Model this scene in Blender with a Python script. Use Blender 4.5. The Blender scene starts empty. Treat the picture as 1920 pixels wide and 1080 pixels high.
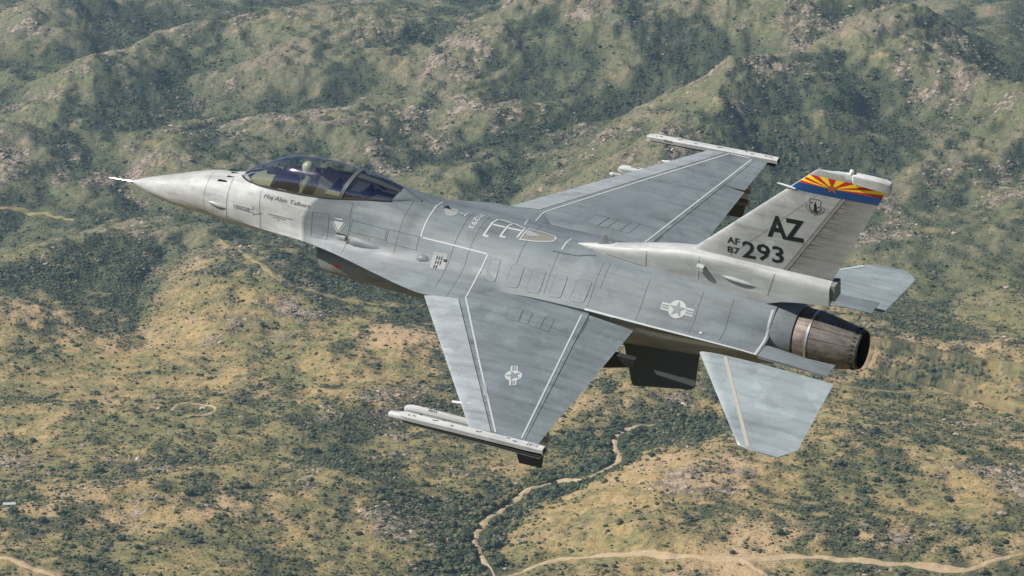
import bpy, bmesh, math, random
import numpy as np
from mathutils import Vector, Matrix
from mathutils.bvhtree import BVHTree

scene = bpy.context.scene
COL = scene.collection
R_ = math.radians

# ------------------------------------------------------------------ camera
PITCH = R_(11.0)                       # the chase aircraft looks slightly down
cam_d = bpy.data.cameras.new('camera')
cam = bpy.data.objects.new('camera', cam_d)
COL.objects.link(cam)
cam_d.sensor_width = 36.0
cam_d.lens = 36.0 * 5100 / 1920
cam_d.clip_start = 0.5
cam_d.clip_end = 80000
cam.rotation_euler = (math.pi / 2 - PITCH, 0, 0)
cam.location = (0, 0, 0)
scene.camera = cam

# ------------------------------------------------------------------ light
# attitude of the jet relative to the chase aircraft (x aft, y right wing, z up in the jet's own frame)
CP, SP = math.cos(PITCH), math.sin(PITCH)
A = Matrix(((1, 0, 0), (0, -SP, CP), (0, -CP, -SP)))     # right/down/forward -> world
JR = Matrix(((0.88334302, 0.46381523, -0.06767967),
             (0.20938121, -0.51963945, -0.82833227),
             (-0.41936215, 0.71753068, -0.55613407)))
JT = Vector((-6.65946634, -2.07919437, 50.40894667))
JET_M = (A @ JR).to_4x4()
JET_M.translation = A @ JT
sun_jet = Vector((-0.66, -0.205, 0.725)).normalized()      # towards the sun, jet frame
sun_w = (A @ JR) @ sun_jet
SUN_EL = math.asin(sun_w.z)
SUN_AZ = math.atan2(sun_w.x, sun_w.y)

world = bpy.data.worlds.new('World')
scene.world = world
world.use_nodes = True
wn = world.node_tree
wn.nodes.clear()
sky = wn.nodes.new('ShaderNodeTexSky')
sky.sky_type = 'NISHITA'
sky.sun_disc = False
sky.sun_elevation = SUN_EL
sky.sun_rotation = SUN_AZ
sky.altitude = 1500
sky.air_density = 1.0
sky.dust_density = 1.0
bg = wn.nodes.new('ShaderNodeBackground')
bg.inputs['Strength'].default_value = 0.05
wo = wn.nodes.new('ShaderNodeOutputWorld')
wn.links.new(sky.outputs[0], bg.inputs['Color'])
wn.links.new(bg.outputs[0], wo.inputs['Surface'])

sun_d = bpy.data.lights.new('sun', 'SUN')
sun_d.energy = 5.0
sun_d.angle = R_(0.53)
sun_d.color = (1.0, 0.95, 0.87)
sun = bpy.data.objects.new('sun', sun_d)
COL.objects.link(sun)
sun.rotation_euler = sun_w.to_track_quat('Z', 'Y').to_euler()
sun.location = sun_w * 100

scene.view_settings.view_transform = 'Standard'
scene.view_settings.look = 'None'
scene.view_settings.exposure = 0.55
scene.view_settings.gamma = 1
scene.view_settings.use_curve_mapping = False
scene.render.engine = 'CYCLES'
scene.cycles.max_bounces = 6
scene.cycles.diffuse_bounces = 2
scene.cycles.glossy_bounces = 3
scene.cycles.transmission_bounces = 6
scene.cycles.transparent_max_bounces = 12
scene.cycles.volume_bounces = 0
scene.cycles.use_denoising = True
scene.cycles.sample_clamp_indirect = 4

# ------------------------------------------------------------------ helpers
def tag(o, label=None, cat=None, group=None, kind=None):
    if label: o['label'] = label
    if cat: o['category'] = cat
    if group: o['group'] = group
    if kind: o['kind'] = kind
    return o

def empty(name, parent=None):
    o = bpy.data.objects.new(name, None)
    COL.objects.link(o)
    o.empty_display_size = 0.5
    if parent: o.parent = parent
    return o

def mesh_obj(name, verts, faces, mat, parent=None, smooth=True, angle=35):
    me = bpy.data.meshes.new(name)
    me.from_pydata([tuple(v) for v in verts], [], [tuple(f) for f in faces])
    bm = bmesh.new(); bm.from_mesh(me)
    bmesh.ops.recalc_face_normals(bm, faces=bm.faces[:])
    bm.to_mesh(me); bm.free()
    return link_mesh(name, me, mat, parent, smooth, angle)

def link_mesh(name, me, mat, parent=None, smooth=True, angle=35):
    me.update()
    if smooth and len(me.polygons):
        me.shade_smooth()
        me.set_sharp_from_angle(angle=R_(angle))
    o = bpy.data.objects.new(name, me)
    COL.objects.link(o)
    for m in (mat if isinstance(mat, (list, tuple)) else [mat]):
        me.materials.append(m)
    if parent: o.parent = parent
    return o

class MB:
    """collects simple solids and links them as one mesh object"""
    def __init__(self): self.v = []; self.f = []
    def add(self, v, f):
        n = len(self.v)
        self.v += [tuple(p) for p in v]
        self.f += [tuple(i + n for i in q) for q in f]
        return self
    def box(self, x0, x1, y0, y1, z0, z1, M=None):
        v = [Vector((x, y, z)) for x in (x0, x1) for y in (y0, y1) for z in (z0, z1)]
        if M: v = [M @ p for p in v]
        return self.add(v, [(0, 1, 3, 2), (4, 6, 7, 5), (0, 4, 5, 1), (2, 3, 7, 6), (0, 2, 6, 4), (1, 5, 7, 3)])
    def loft(self, rings, cap=True, closed=True):
        n = len(rings[0]); v = []; f = []
        for r in rings: v += list(r)
        m = n if closed else n - 1
        for i in range(len(rings) - 1):
            for j in range(m):
                a = i * n + j; b = i * n + (j + 1) % n
                f.append((a, b, b + n, a + n))
        if cap and closed:
            f.append(tuple(range(n))[::-1])
            f.append(tuple(range((len(rings) - 1) * n, len(rings) * n)))
        return self.add(v, f)
    def tube(self, pts, rad, n=8):
        pts = [Vector(p) for p in pts]
        rad = rad if isinstance(rad, (list, tuple)) else [rad] * len(pts)
        rings = []
        for i, p in enumerate(pts):
            d = (pts[min(i + 1, len(pts) - 1)] - pts[max(i - 1, 0)]).normalized()
            a = d.cross(Vector((0, 0, 1)))
            if a.length < 1e-3: a = d.cross(Vector((0, 1, 0)))
            a.normalize(); b = d.cross(a)
            rings.append([p + rad[i] * (a * math.cos(t) + b * math.sin(t)) for t in
                          [2 * math.pi * k / n for k in range(n)]])
        return self.loft(rings)
    def build(self, name, mat, parent=None, smooth=True, angle=35):
        return mesh_obj(name, self.v, self.f, mat, parent, smooth, angle)

# material helper --------------------------------------------------------
def new_mat(name):
    m = bpy.data.materials.new(name)
    m.use_nodes = True
    nt = m.node_tree
    b = nt.nodes['Principled BSDF']
    return m, nt, b

def node(nt, kind, **kw):
    n = nt.nodes.new(kind)
    for k, v in kw.items():
        if k.startswith('i_'):
            n.inputs[k[2:].replace('_', ' ')].default_value = v
        else:
            setattr(n, k, v)
    return n

def simple_mat(name, col, rough=0.5, metal=0.0, spec=0.5):
    m, nt, b = new_mat(name)
    b.inputs['Base Color'].default_value = (*col, 1)
    b.inputs['Roughness'].default_value = rough
    b.inputs['Metallic'].default_value = metal
    b.inputs['Specular IOR Level'].default_value = spec
    return m

def mix_rgb(nt, fac, a, b, mode='MIX'):
    n = nt.nodes.new('ShaderNodeMix')
    n.data_type = 'RGBA'; n.blend_type = mode
    for s, v in (('Factor', fac), ('A', a), ('B', b)):
        sock = [i for i in n.inputs if i.name == s and i.enabled][0]
        if hasattr(v, 'links'): nt.links.new(v, sock)
        elif s == 'Factor': sock.default_value = v
        else: sock.default_value = (*v, 1) if len(v) == 3 else v
    return [o for o in n.outputs if o.enabled][0]

def ramp(nt, src, stops):
    n = nt.nodes.new('ShaderNodeValToRGB')
    e = n.color_ramp.elements
    while len(e) < len(stops): e.new(0.5)
    for q, (p, c) in zip(e, stops):
        q.position = p
        q.color = (c, c, c, 1) if isinstance(c, (int, float)) else (*c, 1)
    nt.links.new(src, n.inputs[0])
    return n.outputs[0]

def coords(nt, scale=(1, 1, 1)):
    tc = nt.nodes.new('ShaderNodeTexCoord')
    mp = nt.nodes.new('ShaderNodeMapping')
    mp.inputs['Scale'].default_value = scale
    nt.links.new(tc.outputs['Object'], mp.inputs['Vector'])
    return mp.outputs[0]

def noise(nt, vec, scale, detail=4, rough=0.55, dist=0.0):
    n = nt.nodes.new('ShaderNodeTexNoise')
    n.inputs['Scale'].default_value = scale
    n.inputs['Detail'].default_value = detail
    n.inputs['Roughness'].default_value = rough
    n.inputs['Distortion'].default_value = dist
    nt.links.new(vec, n.inputs['Vector'])
    return n.outputs['Fac']

RIDGES = [([(-623, 3058, 58), (-566, 3153, 58), (-499, 3301, 58), (-419, 3344, 58), (-354, 3298, 58), (-306, 3196, 58), (-248, 2997, 58)], 150),
    ([(-475, 3817, 55), (-404, 3933, 55), (-338, 3886, 55), (-277, 3780, 55)], 130),
    ([(-255, 3790, 60), (-205, 3997, 60), (-105, 4088, 60), (-31, 3960, 60)], 150),
    ([(-750, 3839, 75), (-678, 4052, 75), (-628, 4200, 75), (-564, 4354, 75), (-486, 4426, 75), (-404, 4482, 75)], 170),
    ([(-894, 4378, 60), (-792, 4488, 60), (-711, 4651, 60)], 150),
    ([(-336, 4277, 95), (-237, 4308, 95), (-173, 4421, 95), (-52, 4453, 95), (43, 4371, 95)], 210),
    ([(0, 4233, 110), (102, 4321, 110), (184, 4278, 110), (289, 4331, 110), (404, 4485, 110)], 210),
    ([(196, 3545, 110), (246, 3660, 110), (326, 3854, 110), (418, 4008, 110), (521, 4146, 110), (607, 4068, 110), (684, 3902, 110), (761, 3746, 110)], 170),
    ([(411, 4280, 120), (511, 4352, 120), (577, 4271, 120), (627, 4092, 120)], 160),
    ([(65, 3650, 45), (164, 3760, 45), (252, 3873, 45)], 130),
    ([(463, 3538, 42), (569, 3632, 42), (669, 3588, 42), (724, 3504, 42)], 150),
    ([(356, 3441, 26), (458, 3385, 26), (570, 3410, 26)], 120),
    ([(-72, 3639, 38), (-40, 3695, 38), (0, 3639, 38)], 60),
    ([(-154, 3888, 45), (-46, 3853, 45), (31, 3910, 45)], 130),
    ([(-557, 3698, 38), (-465, 3723, 38), (-391, 3651, 38)], 110),
    ([(-234, 3698, 35), (-180, 3782, 35), (-121, 3807, 35)], 110),
    ([(-703, 3695, 40), (-646, 3751, 40)], 120),
    ([(-315, 2518, 16), (-288, 2552, 16), (-259, 2518, 16)], 80),
    ([(-251, 2336, 20), (-220, 2363, 20), (-188, 2326, 20)], 75),
    ([(-406, 2582, 14), (-370, 2628, 14)], 90),
    ([(-171, 2841, 24), (-140, 2911, 24), (-98, 2868, 24)], 80),
    ([(-443, 2439, 16), (-400, 2478, 16)], 110),
    ([(-389, 2227, 14), (-326, 2261, 14), (-262, 2227, 14)], 130),
    ([(207, 2330, 24), (290, 2388, 24), (352, 2349, 24), (413, 2294, 24)], 190),
    ([(99, 2227, 14), (171, 2279, 14), (223, 2243, 14)], 120),
    ([(102, 2670, 12), (184, 2692, 12)], 120),
    ([(326, 2169, 12), (397, 2193, 12)], 120),
    ([(-117, 2208, 10), (-71, 2178, 10)], 90),
    ([(-186, 2570, 14), (-126, 2616, 14)], 110),
    ([(394, 2889, 20), (471, 2861, 20), (573, 2889, 20)], 130),
    ([(182, 3139, 15), (327, 3025, 15)], 150)]
WASH = [(-42, 2032), (-31, 2179), (-25, 2234), (-5, 2295), (14, 2347), (43, 2374), (68, 2387), (88, 2426), (99, 2457), (99, 2509), (117, 2573), (141, 2594), (179, 2607), (216, 2616)]
# denser scrub (+) and open grass (-): x, y, half length, half depth, amount
GROVES = [(-407, 3078, 211, 64, 0.9), (-291, 3164, 51, 126, 0.8), (-563, 3124, 83, 98, 0.7), (-616, 3436, 90, 96, 0.4), (-331, 4036, 40, 107, 0.7), (343, 3949, 94, 166, 0.7), (219, 4106, 106, 129, 0.5), (34, 4344, 163, 147, 0.4), (399, 3733, 104, 113, 0.4), (-309, 2424, 59, 46, 0.7), (-408, 2314, 72, 64, 0.5), (-147, 2424, 74, 55, 0.6), (114, 2568, 57, 40, 0.3), (60, 2464, 45, 40, 0.15), (-123, 3078, 74, 55, 0.4), (331, 2369, 83, 95, 0.25), (-26, 2119, 22, 64, 0.25), (18, 2198, 27, 49, 0.2), (240, 2183, 117, 40, 0.5), (297, 2112, 87, 40, 0.5), (-337, 2183, 90, 46, 0.4), (-207, 2568, 52, 43, 0.4), (172, 2962, 119, 113, 0.3), (-207, 4030, 120, 125, 0.4), (-618, 3853, 116, 119, 0.3), (-9, 4638, 137, 190, 0.5), (709, 4038, 57, 94, 0.5), (-365, 3845, 115, 88, 0.3), (789, 4798, 134, 149, 0.8), (-57, 4831, 76, 112, 0.6), (-464, 2852, 128, 76, -0.7), (-364, 2739, 122, 55, -0.7), (-318, 2934, 107, 40, -0.5), (561, 4122, 90, 163, -0.6), (373, 4313, 51, 107, -0.5), (463, 3128, 126, 157, -0.5), (524, 3328, 134, 106, -0.3), (133, 2751, 78, 101, -0.6), (36, 2525, 31, 64, -0.35), (69, 2262, 55, 43, -0.4), (190, 2406, 88, 89, -0.4), (136, 2314, 57, 55, -0.3), (-222, 2387, 44, 49, -0.3), (262, 2656, 108, 95, -0.3), (386, 2262, 56, 52, -0.4), (38, 4828, 57, 84, -0.7), (-489, 4703, 56, 94, -0.4), (-142, 2183, 89, 46, -0.2), (86, 2229, 45, 52, -0.5), (-113, 2800, 45, 134, -0.4), (259, 2369, 73, 116, -0.1)]
TRACKS = {
    'road_main': ([(-8, 2110), (12, 2123), (39, 2142), (69, 2137), (103, 2126), (146, 2114), (188, 2102), (231, 2102), (256, 2096), (293, 2090), (323, 2089), (356, 2083), (384, 2095), (415, 2114)], 9),
    'road_spur': ([(180, 2107), (191, 2089), (202, 2064)], 6),
    'track_left': ([(-689, 3578), (-639, 3576), (-573, 3515)], 9),
    'track_mid': ([(-370, 3330), (-321, 3159), (-273, 3047), (-235, 3021), (-205, 3019), (-162, 3018), (-132, 3017), (-99, 3100)], 8),
    'track_right': ([(335, 2730), (379, 2730), (431, 2747), (479, 2735), (521, 2680)], 5),
    'track_corner': ([(-413, 2091), (-389, 2078), (-360, 2053)], 7),
    'loop': ([(-334, 2591), (-333, 2627), (-319, 2640), (-299, 2627), (-291, 2603), (-302, 2585), (-322, 2579)], 4),
    'wash': ([(-10, 2104), (-22, 2147), (-31, 2197), (-25, 2269), (-4, 2324), (14, 2362), (43, 2392), (67, 2387), (87, 2406), (99, 2454), (101, 2574), (118, 2600), (142, 2612)], 6.5),
    'clearing': ([(-300, 2880), (-255, 2893), (-209, 2906), (-152, 2925)], 4),
}
# shed
SHED = (-430, 2249)
# ================================================================== TERRAIN
GZ = -640.0                     # valley floor below the aircraft

def _hash(ix, iy, seed):
    h = (ix.astype(np.int64) * 374761393 + iy.astype(np.int64) * 668265263 + seed * 1442695041) & 0x7fffffff
    h = ((h ^ (h >> 13)) * 1274126177) & 0x7fffffff
    return (h ^ (h >> 16)) & 0xffff
def gnoise(x, y, seed=0):
    ix = np.floor(x); iy = np.floor(y); fx = x - ix; fy = y - iy
    u = fx * fx * fx * (fx * (fx * 6 - 15) + 10); v = fy * fy * fy * (fy * (fy * 6 - 15) + 10)
    def g(dx, dy):
        a = _hash(ix + dx, iy + dy, seed) * (2 * np.pi / 65536)
        return np.cos(a) * (fx - dx) + np.sin(a) * (fy - dy)
    return ((g(0, 0) * (1 - u) + g(1, 0) * u) * (1 - v) + (g(0, 1) * (1 - u) + g(1, 1) * u) * v) * 1.5
def fbm(x, y, oct=5, seed=0, gain=.5):
    s = 0; a = 1.0
    for i in range(oct):
        s = s + a * gnoise(x, y, seed + i * 17); a *= gain; x = x * 2.03 + 11.3; y = y * 2.03 - 7.1
    return s
def ridged(x, y, oct=5, seed=0, gain=.5):
    s = 0; a = 1.0; w = 1.0
    for i in range(oct):
        n = (1 - np.abs(gnoise(x, y, seed + i * 13))) ** 2 * w
        w = np.clip(n * 1.6, 0, 1); s = s + n * a; a *= gain; x = x * 2.07 + 5.2; y = y * 2.07 + 3.9
    return s
def sstep(a, b, x):
    t = np.clip((x - a) / (b - a), 0, 1); return t * t * (3 - 2 * t)
def base_h(x, y):
    return 205 * sstep(3000, 5300, y + .08 * x)
def seg_dist(x, y, P):
    """distance to a polyline and the height carried along it"""
    best = np.full(x.shape, 1e9); val = np.zeros(x.shape)
    for a, b in zip(P, P[1:]):
        dx, dy = b[0] - a[0], b[1] - a[1]
        t = np.clip(((x - a[0]) * dx + (y - a[1]) * dy) / (dx * dx + dy * dy + 1e-9), 0, 1)
        d = np.hypot(x - a[0] - t * dx, y - a[1] - t * dy)
        m = d < best
        best = np.where(m, d, best)
        if len(a) > 2: val = np.where(m, a[2] + (b[2] - a[2]) * t, val)
    return best, val
def height(x, y):
    x = np.asarray(x, float); y = np.asarray(y, float)
    wx = x + 55 * gnoise(x / 260, y / 260, 91) + 18 * gnoise(x / 80, y / 80, 92)
    wy = y + 55 * gnoise(x / 260, y / 260, 93) + 18 * gnoise(x / 80, y / 80, 94)
    acc = 0
    for P, w in RIDGES:
        d, e = seg_dist(wx, wy, P)
        acc = acc + np.where(d < 3.2 * w, (e * np.exp(-(d / w) ** 1.55)) ** 2.5, 0)
    hills = acc ** (1 / 2.5)
    hilly = sstep(2900, 3700, y)
    bw = np.abs(gnoise(wx / 520, wy / 520, 5)) * 1.5 + .58 * np.abs(gnoise(wx / 225 + 4, wy / 225, 6)) * 1.5 + .15 * np.abs(gnoise(wx / 82, wy / 82 + 9, 7)) * 1.5
    lo = fbm(wx / 300, wy / 300, 3, 40, .45)          # rounded spurs parted by sharp gullies
    h = base_h(x, y) + hills + (8 + 24 * hilly) * (bw - .5) + (9 + 5 * hilly) * lo
    h = h + (1.5 + 1.3 * hilly + .03 * hills) * fbm(x / 30, y / 30, 4, 70, .55)
    d, _ = seg_dist(x, y, WASH); h = h - 9 * np.exp(-(d / 45) ** 2) - 7 * np.exp(-(d / 130) ** 2)
    far = sstep(6200, 9000, y); h = h * (1 - .4 * far) + far * 160 * (ridged(x / 1500, y / 1500, 4, 8) - .6)
    near = sstep(1900, 1200, np.hypot(x, y)); h = h * (1 - near)
    return GZ + h
def catmull(P, n):
    """n points along the spline through the control points P (ends kept)"""
    P = [np.array(p, float) for p in P]
    Q = [2 * P[0] - P[1]] + P + [2 * P[-1] - P[-2]]
    out = []
    m = len(P) - 1
    for k in range(n):
        s = k / (n - 1) * m
        i = min(int(s), m - 1); t = s - i
        a, b, c, d = Q[i], Q[i + 1], Q[i + 2], Q[i + 3]
        out.append(0.5 * (2 * b + (c - a) * t + (2 * a - 5 * b + 4 * c - d) * t * t + (3 * b - a - 3 * c + d) * t ** 3))
    return out

# ---------------- ground mesh: fine where the camera looks, coarser to the horizon
ang = np.concatenate([np.radians(np.linspace(-180, -22, 40)[:-1]), np.radians(np.linspace(-22, -12.4, 60)[:-1]),
                      np.radians(np.linspace(-12.4, 12.4, 900)), np.radians(np.linspace(12.4, 22, 60)[1:]), np.radians(np.linspace(22, 180, 40)[1:-1])])
rad = np.concatenate([np.geomspace(60, 1980, 29)[:-1], np.geomspace(1980, 5600, 780), np.geomspace(5600, 10000, 80)[1:], np.geomspace(10000, 45000, 24)[1:]])
RR, AA = np.meshgrid(rad, ang, indexing='ij')
GX = RR * np.sin(AA); GY = RR * np.cos(AA)
GH = height(GX, GY)
nr, na = GX.shape
GH[-1] = GZ

def groves(x, y):
    s = np.zeros(x.shape)
    for cx, cy, ax, ay, a in GROVES:
        s = s + a * np.exp(-(((x - cx) / ax) ** 2 + ((y - cy) / ay) ** 2) ** 1.2)
    return s
def veg_field(x, y, h, dl):
    """how thickly scrub grows; dl: (slope towards +x, hollowness) sampled on the ground mesh"""
    up = sstep(2850, 3500, y)
    n = .30 * fbm(x / 300, y / 300, 2, 201) + .34 * fbm(x / 75, y / 75, 2, 211) + .30 * fbm(x / 24, y / 24, 2, 221)
    d, _ = seg_dist(x, y, WASH)
    g = groves(x, y) * (.70 + 1.0 * fbm(x / 60, y / 60, 3, 231))
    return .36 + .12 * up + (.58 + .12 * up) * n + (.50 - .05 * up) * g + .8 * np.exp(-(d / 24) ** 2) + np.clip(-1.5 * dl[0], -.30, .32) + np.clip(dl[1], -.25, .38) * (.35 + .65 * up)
def rock_field(x, y):
    hill = sstep(2850, 3500, y)
    n = .6 * fbm(x / 190, y / 190, 4, 301) + .5 * fbm(x / 42, y / 42, 3, 311)
    r = np.zeros(x.shape)
    for P, w in RIDGES:
        d, _ = seg_dist(x, y, P); r = np.maximum(r, np.exp(-(d / (w * .55)) ** 2))
    return -.15 + .08 * hill + .95 * n + .34 * r
def track_clear(x, y):
    m = np.full(x.shape, 1e9)
    for k, (P, w) in TRACKS.items():
        d, _ = seg_dist(x, y, P); m = np.minimum(m, d - w * .5 + (1.0 if k == "wash" else 0))
    return m
VF = np.full(GX.shape, .4); RF = np.zeros(GX.shape)
# slope and hollowness read off the mesh itself
I0, I1 = 28, 28 + 780
J0 = 39 + 59; J1 = J0 + 900
Hs, Xs, Ys = GH[I0:I1 + 1], GX[I0:I1 + 1], GY[I0:I1 + 1]
def blur(a, n, axis):
    k = np.ones(2 * n + 1) / (2 * n + 1)
    p = np.pad(a, [(n, n) if q == axis else (0, 0) for q in (0, 1)], mode='edge')
    c = np.cumsum(p, axis=axis); c = np.insert(c, 0, 0, axis=axis)
    return (np.take(c, range(2 * n + 1, c.shape[axis]), axis=axis) - np.take(c, range(0, c.shape[axis] - 2 * n - 1), axis=axis)) / (2 * n + 1)
Hf = GH[I0:I1, J0:J1]; Xf = GX[I0:I1, J0:J1]; Yf = GY[I0:I1, J0:J1]
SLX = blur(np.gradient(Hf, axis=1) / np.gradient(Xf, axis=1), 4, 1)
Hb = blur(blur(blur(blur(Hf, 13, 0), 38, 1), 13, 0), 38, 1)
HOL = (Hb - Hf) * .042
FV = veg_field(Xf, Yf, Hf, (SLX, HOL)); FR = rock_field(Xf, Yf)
VF[I0:I1, J0:J1] = FV; RF[I0:I1, J0:J1] = FR
def look(F, x, y):
    """bilinear reading of a field on the fine part of the ground mesh"""
    r = np.hypot(x, y); a = np.arctan2(x, y)
    u = np.clip(np.log(r / rad[I0]) / np.log(rad[I1 - 1] / rad[I0]) * (F.shape[0] - 1), 0, F.shape[0] - 1.001)
    w = np.clip((a + R_(12.4)) / R_(24.8) * (F.shape[1] - 1), 0, F.shape[1] - 1.001)
    i, j = u.astype(int), w.astype(int); u -= i; w -= j
    return (F[i, j] * (1 - u) + F[i + 1, j] * u) * (1 - w) + (F[i, j + 1] * (1 - u) + F[i + 1, j + 1] * u) * w

co = np.stack([GX, GY, GH], -1).reshape(-1, 3)
co = np.vstack([co, [[0, 0, GZ]]])
i = np.arange(nr - 1)[:, None] * na + np.arange(na)[None, :]
j = np.arange(nr - 1)[:, None] * na + (np.arange(na)[None, :] + 1) % na
quads = np.stack([i, j, j + na, i + na], -1).reshape(-1, 4)
tris = np.stack([np.full(na, nr * na), (np.arange(na) + 1) % na, np.arange(na)], -1)
me = bpy.data.meshes.new('ground')
nv, nq, nt3 = len(co), len(quads), len(tris)
me.vertices.add(nv); me.vertices.foreach_set('co', co.astype(np.float32).ravel())
me.loops.add(nq * 4 + nt3 * 3); me.loops.foreach_set('vertex_index', np.concatenate([quads.ravel(), tris.ravel()]).astype(np.int32))
me.polygons.add(nq + nt3)
me.polygons.foreach_set('loop_start', np.concatenate([np.arange(nq) * 4, nq * 4 + np.arange(nt3) * 3]).astype(np.int32))
me.update(calc_edges=True)
if me.polygons[0].normal.z < 0: me.flip_normals()
UF = sstep(2900, 3350, GY + 60 * gnoise(GX / 90, GY / 90, 61))
for nm, F in (('veg', VF), ('rock', RF), ('upland', UF)):
    at = me.attributes.new(nm, 'FLOAT', 'POINT'); at.data.foreach_set('value', np.append(F.ravel(), 0).astype(np.float32))
me.polygons.foreach_set('use_smooth', np.ones(nq + nt3, dtype=bool))
ground = bpy.data.objects.new('ground', me); COL.objects.link(ground)
tag(ground, 'dry grassy hills dotted with scrub and rock', kind='structure')

m, nt, b = new_mat('dry_hillside')
v = coords(nt)
def attr(nt, nm):
    a = nt.nodes.new('ShaderNodeAttribute'); a.attribute_name = nm; return a.outputs['Fac']
def math_n(nt, op, a, bb=0.0, c=None):
    n = nt.nodes.new('ShaderNodeMath'); n.operation = op
    for k, q in enumerate((a, bb, c)):
        if q is None: continue
        if hasattr(q, 'links'): nt.links.new(q, n.inputs[k])
        else: n.inputs[k].default_value = q
    return n.outputs[0]
n_big = noise(nt, v, 1 / 140, 3, .55)
n_mid = noise(nt, v, 1 / 28, 4, .6, .3)
n_fin = noise(nt, v, 1 / 7, 5, .65)
n_mic = noise(nt, v, 1 / 2.2, 3, .6)
vf = attr(nt, 'veg'); rf = attr(nt, 'rock')
uf = attr(nt, 'upland')
gold = mix_rgb(nt, ramp(nt, n_fin, [(.38, 0), (.60, 1)]), (0.262, 0.184, 0.078), (0.372, 0.268, 0.132))
olive = mix_rgb(nt, ramp(nt, n_fin, [(.38, 0), (.62, 1)]), (0.130, 0.126, 0.054), (0.220, 0.190, 0.088))
stony = mix_rgb(nt, ramp(nt, n_fin, [(.36, 0), (.64, 1)]), (0.105, 0.098, 0.066), (0.215, 0.180, 0.128))
low = mix_rgb(nt, ramp(nt, math_n(nt, 'MULTIPLY_ADD', n_mid, .6, math_n(nt, 'MULTIPLY', n_big, .4)), [(.42, 0), (.56, 1)]), olive, gold)
cool = mix_rgb(nt, ramp(nt, n_fin, [(.38, 0), (.62, 1)]), (0.088, 0.097, 0.052), (0.165, 0.155, 0.084))
upc = mix_rgb(nt, ramp(nt, math_n(nt, 'MULTIPLY_ADD', n_big, .6, math_n(nt, 'MULTIPLY', n_mid, .4)), [(.46, 0), (.60, 1)]), cool, stony)
upc = mix_rgb(nt, ramp(nt, n_mid, [(.56, 0), (.68, .6)]), upc, gold)
col = mix_rgb(nt, uf, low, upc)
col = mix_rgb(nt, math_n(nt, 'MULTIPLY', ramp(nt, n_big, [(.54, 0), (.66, .6)]), math_n(nt, 'MULTIPLY_ADD', uf, -.75, 1.0)), col, (0.40, 0.28, 0.175))
# greener turf where the scrub is thick
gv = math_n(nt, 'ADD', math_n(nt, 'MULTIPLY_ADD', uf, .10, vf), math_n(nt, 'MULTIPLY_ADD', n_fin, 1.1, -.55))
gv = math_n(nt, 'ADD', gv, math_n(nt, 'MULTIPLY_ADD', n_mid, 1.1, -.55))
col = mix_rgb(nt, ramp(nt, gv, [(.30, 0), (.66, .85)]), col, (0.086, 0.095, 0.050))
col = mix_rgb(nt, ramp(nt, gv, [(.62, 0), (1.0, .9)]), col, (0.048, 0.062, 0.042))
# rock breaking the surface
rv = math_n(nt, 'ADD', rf, math_n(nt, 'MULTIPLY_ADD', n_fin, 1.5, -.75))
vor = nt.nodes.new('ShaderNodeTexVoronoi'); vor.inputs['Scale'].default_value = 1 / 8.0; nt.links.new(v, vor.inputs['Vector'])
vcol = nt.nodes.new('ShaderNodeSeparateColor'); nt.links.new(vor.outputs['Color'], vcol.inputs[0])
rockc = mix_rgb(nt, vcol.outputs[0], (0.13, 0.108, 0.088), (0.35, 0.275, 0.215))
col = mix_rgb(nt, ramp(nt, rv, [(.38, 0), (.55, .85)]), col, rockc)
# low brush and litter too small to model: dark flecks
fl = math_n(nt, 'ADD', n_mic, math_n(nt, 'MULTIPLY', vf, .14))
col = mix_rgb(nt, ramp(nt, fl, [(.55, 0), (.68, .8)]), col, (0.052, 0.056, 0.034))
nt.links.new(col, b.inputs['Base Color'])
b.inputs['Roughness'].default_value = .95
b.inputs['Specular IOR Level'].default_value = .1
bp = nt.nodes.new('ShaderNodeBump'); bp.inputs['Strength'].default_value = 0.9; bp.inputs['Distance'].default_value = 2.2
hb = math_n(nt, 'ADD', n_fin, math_n(nt, 'MULTIPLY', n_mic, .35))
rb = math_n(nt, 'MULTIPLY', math_n(nt, 'SUBTRACT', 1.0, vor.outputs['Distance']), ramp(nt, rv, [(.38, 0), (.55, .8)]))
nt.links.new(math_n(nt, 'ADD', hb, rb), bp.inputs['Height'])
nt.links.new(bp.outputs[0], b.inputs['Normal'])
me.materials.append(m)

# ---------------- dirt roads, the sandy wash and a few tracks, draped over the ground
def bilerp_h(x, y):
    return float(height(np.array([x]), np.array([y]))[0])
def road_mat(name, c0, c1):
    m, nt, b = new_mat(name)
    v = coords(nt)
    n1 = noise(nt, v, 1 / 9, 5, .65); n2 = noise(nt, v, 1 / 2.5, 4, .6)
    c = mix_rgb(nt, ramp(nt, n1, [(.35, 0), (.65, 1)]), c0, c1)
    c = mix_rgb(nt, ramp(nt, n2, [(.55, 0), (.75, .6)]), c, (0.10, 0.085, 0.05))
    nt.links.new(c, b.inputs['Base Color']); b.inputs['Roughness'].default_value = .95; b.inputs['Specular IOR Level'].default_value = .1
    return m
M_sand = road_mat('pale_sand', (0.43, 0.325, 0.205), (0.34, 0.25, 0.15))
M_track = road_mat('grassy_track', (0.27, 0.215, 0.095), (0.20, 0.165, 0.075))
rng = np.random.default_rng(5)
NAMES = {'road_main': ('dirt_road', M_sand), 'road_spur': ('dirt_road', M_sand), 'track_left': ('grass_track', M_track), 'track_mid': ('grass_track', M_track), 'track_right': ('grass_track', M_track),
         'track_corner': ('dirt_road', M_sand), 'loop': ('dirt_track', M_sand), 'wash': ('sandy_wash', M_sand), 'clearing': ('grass_track', M_track)}
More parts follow.
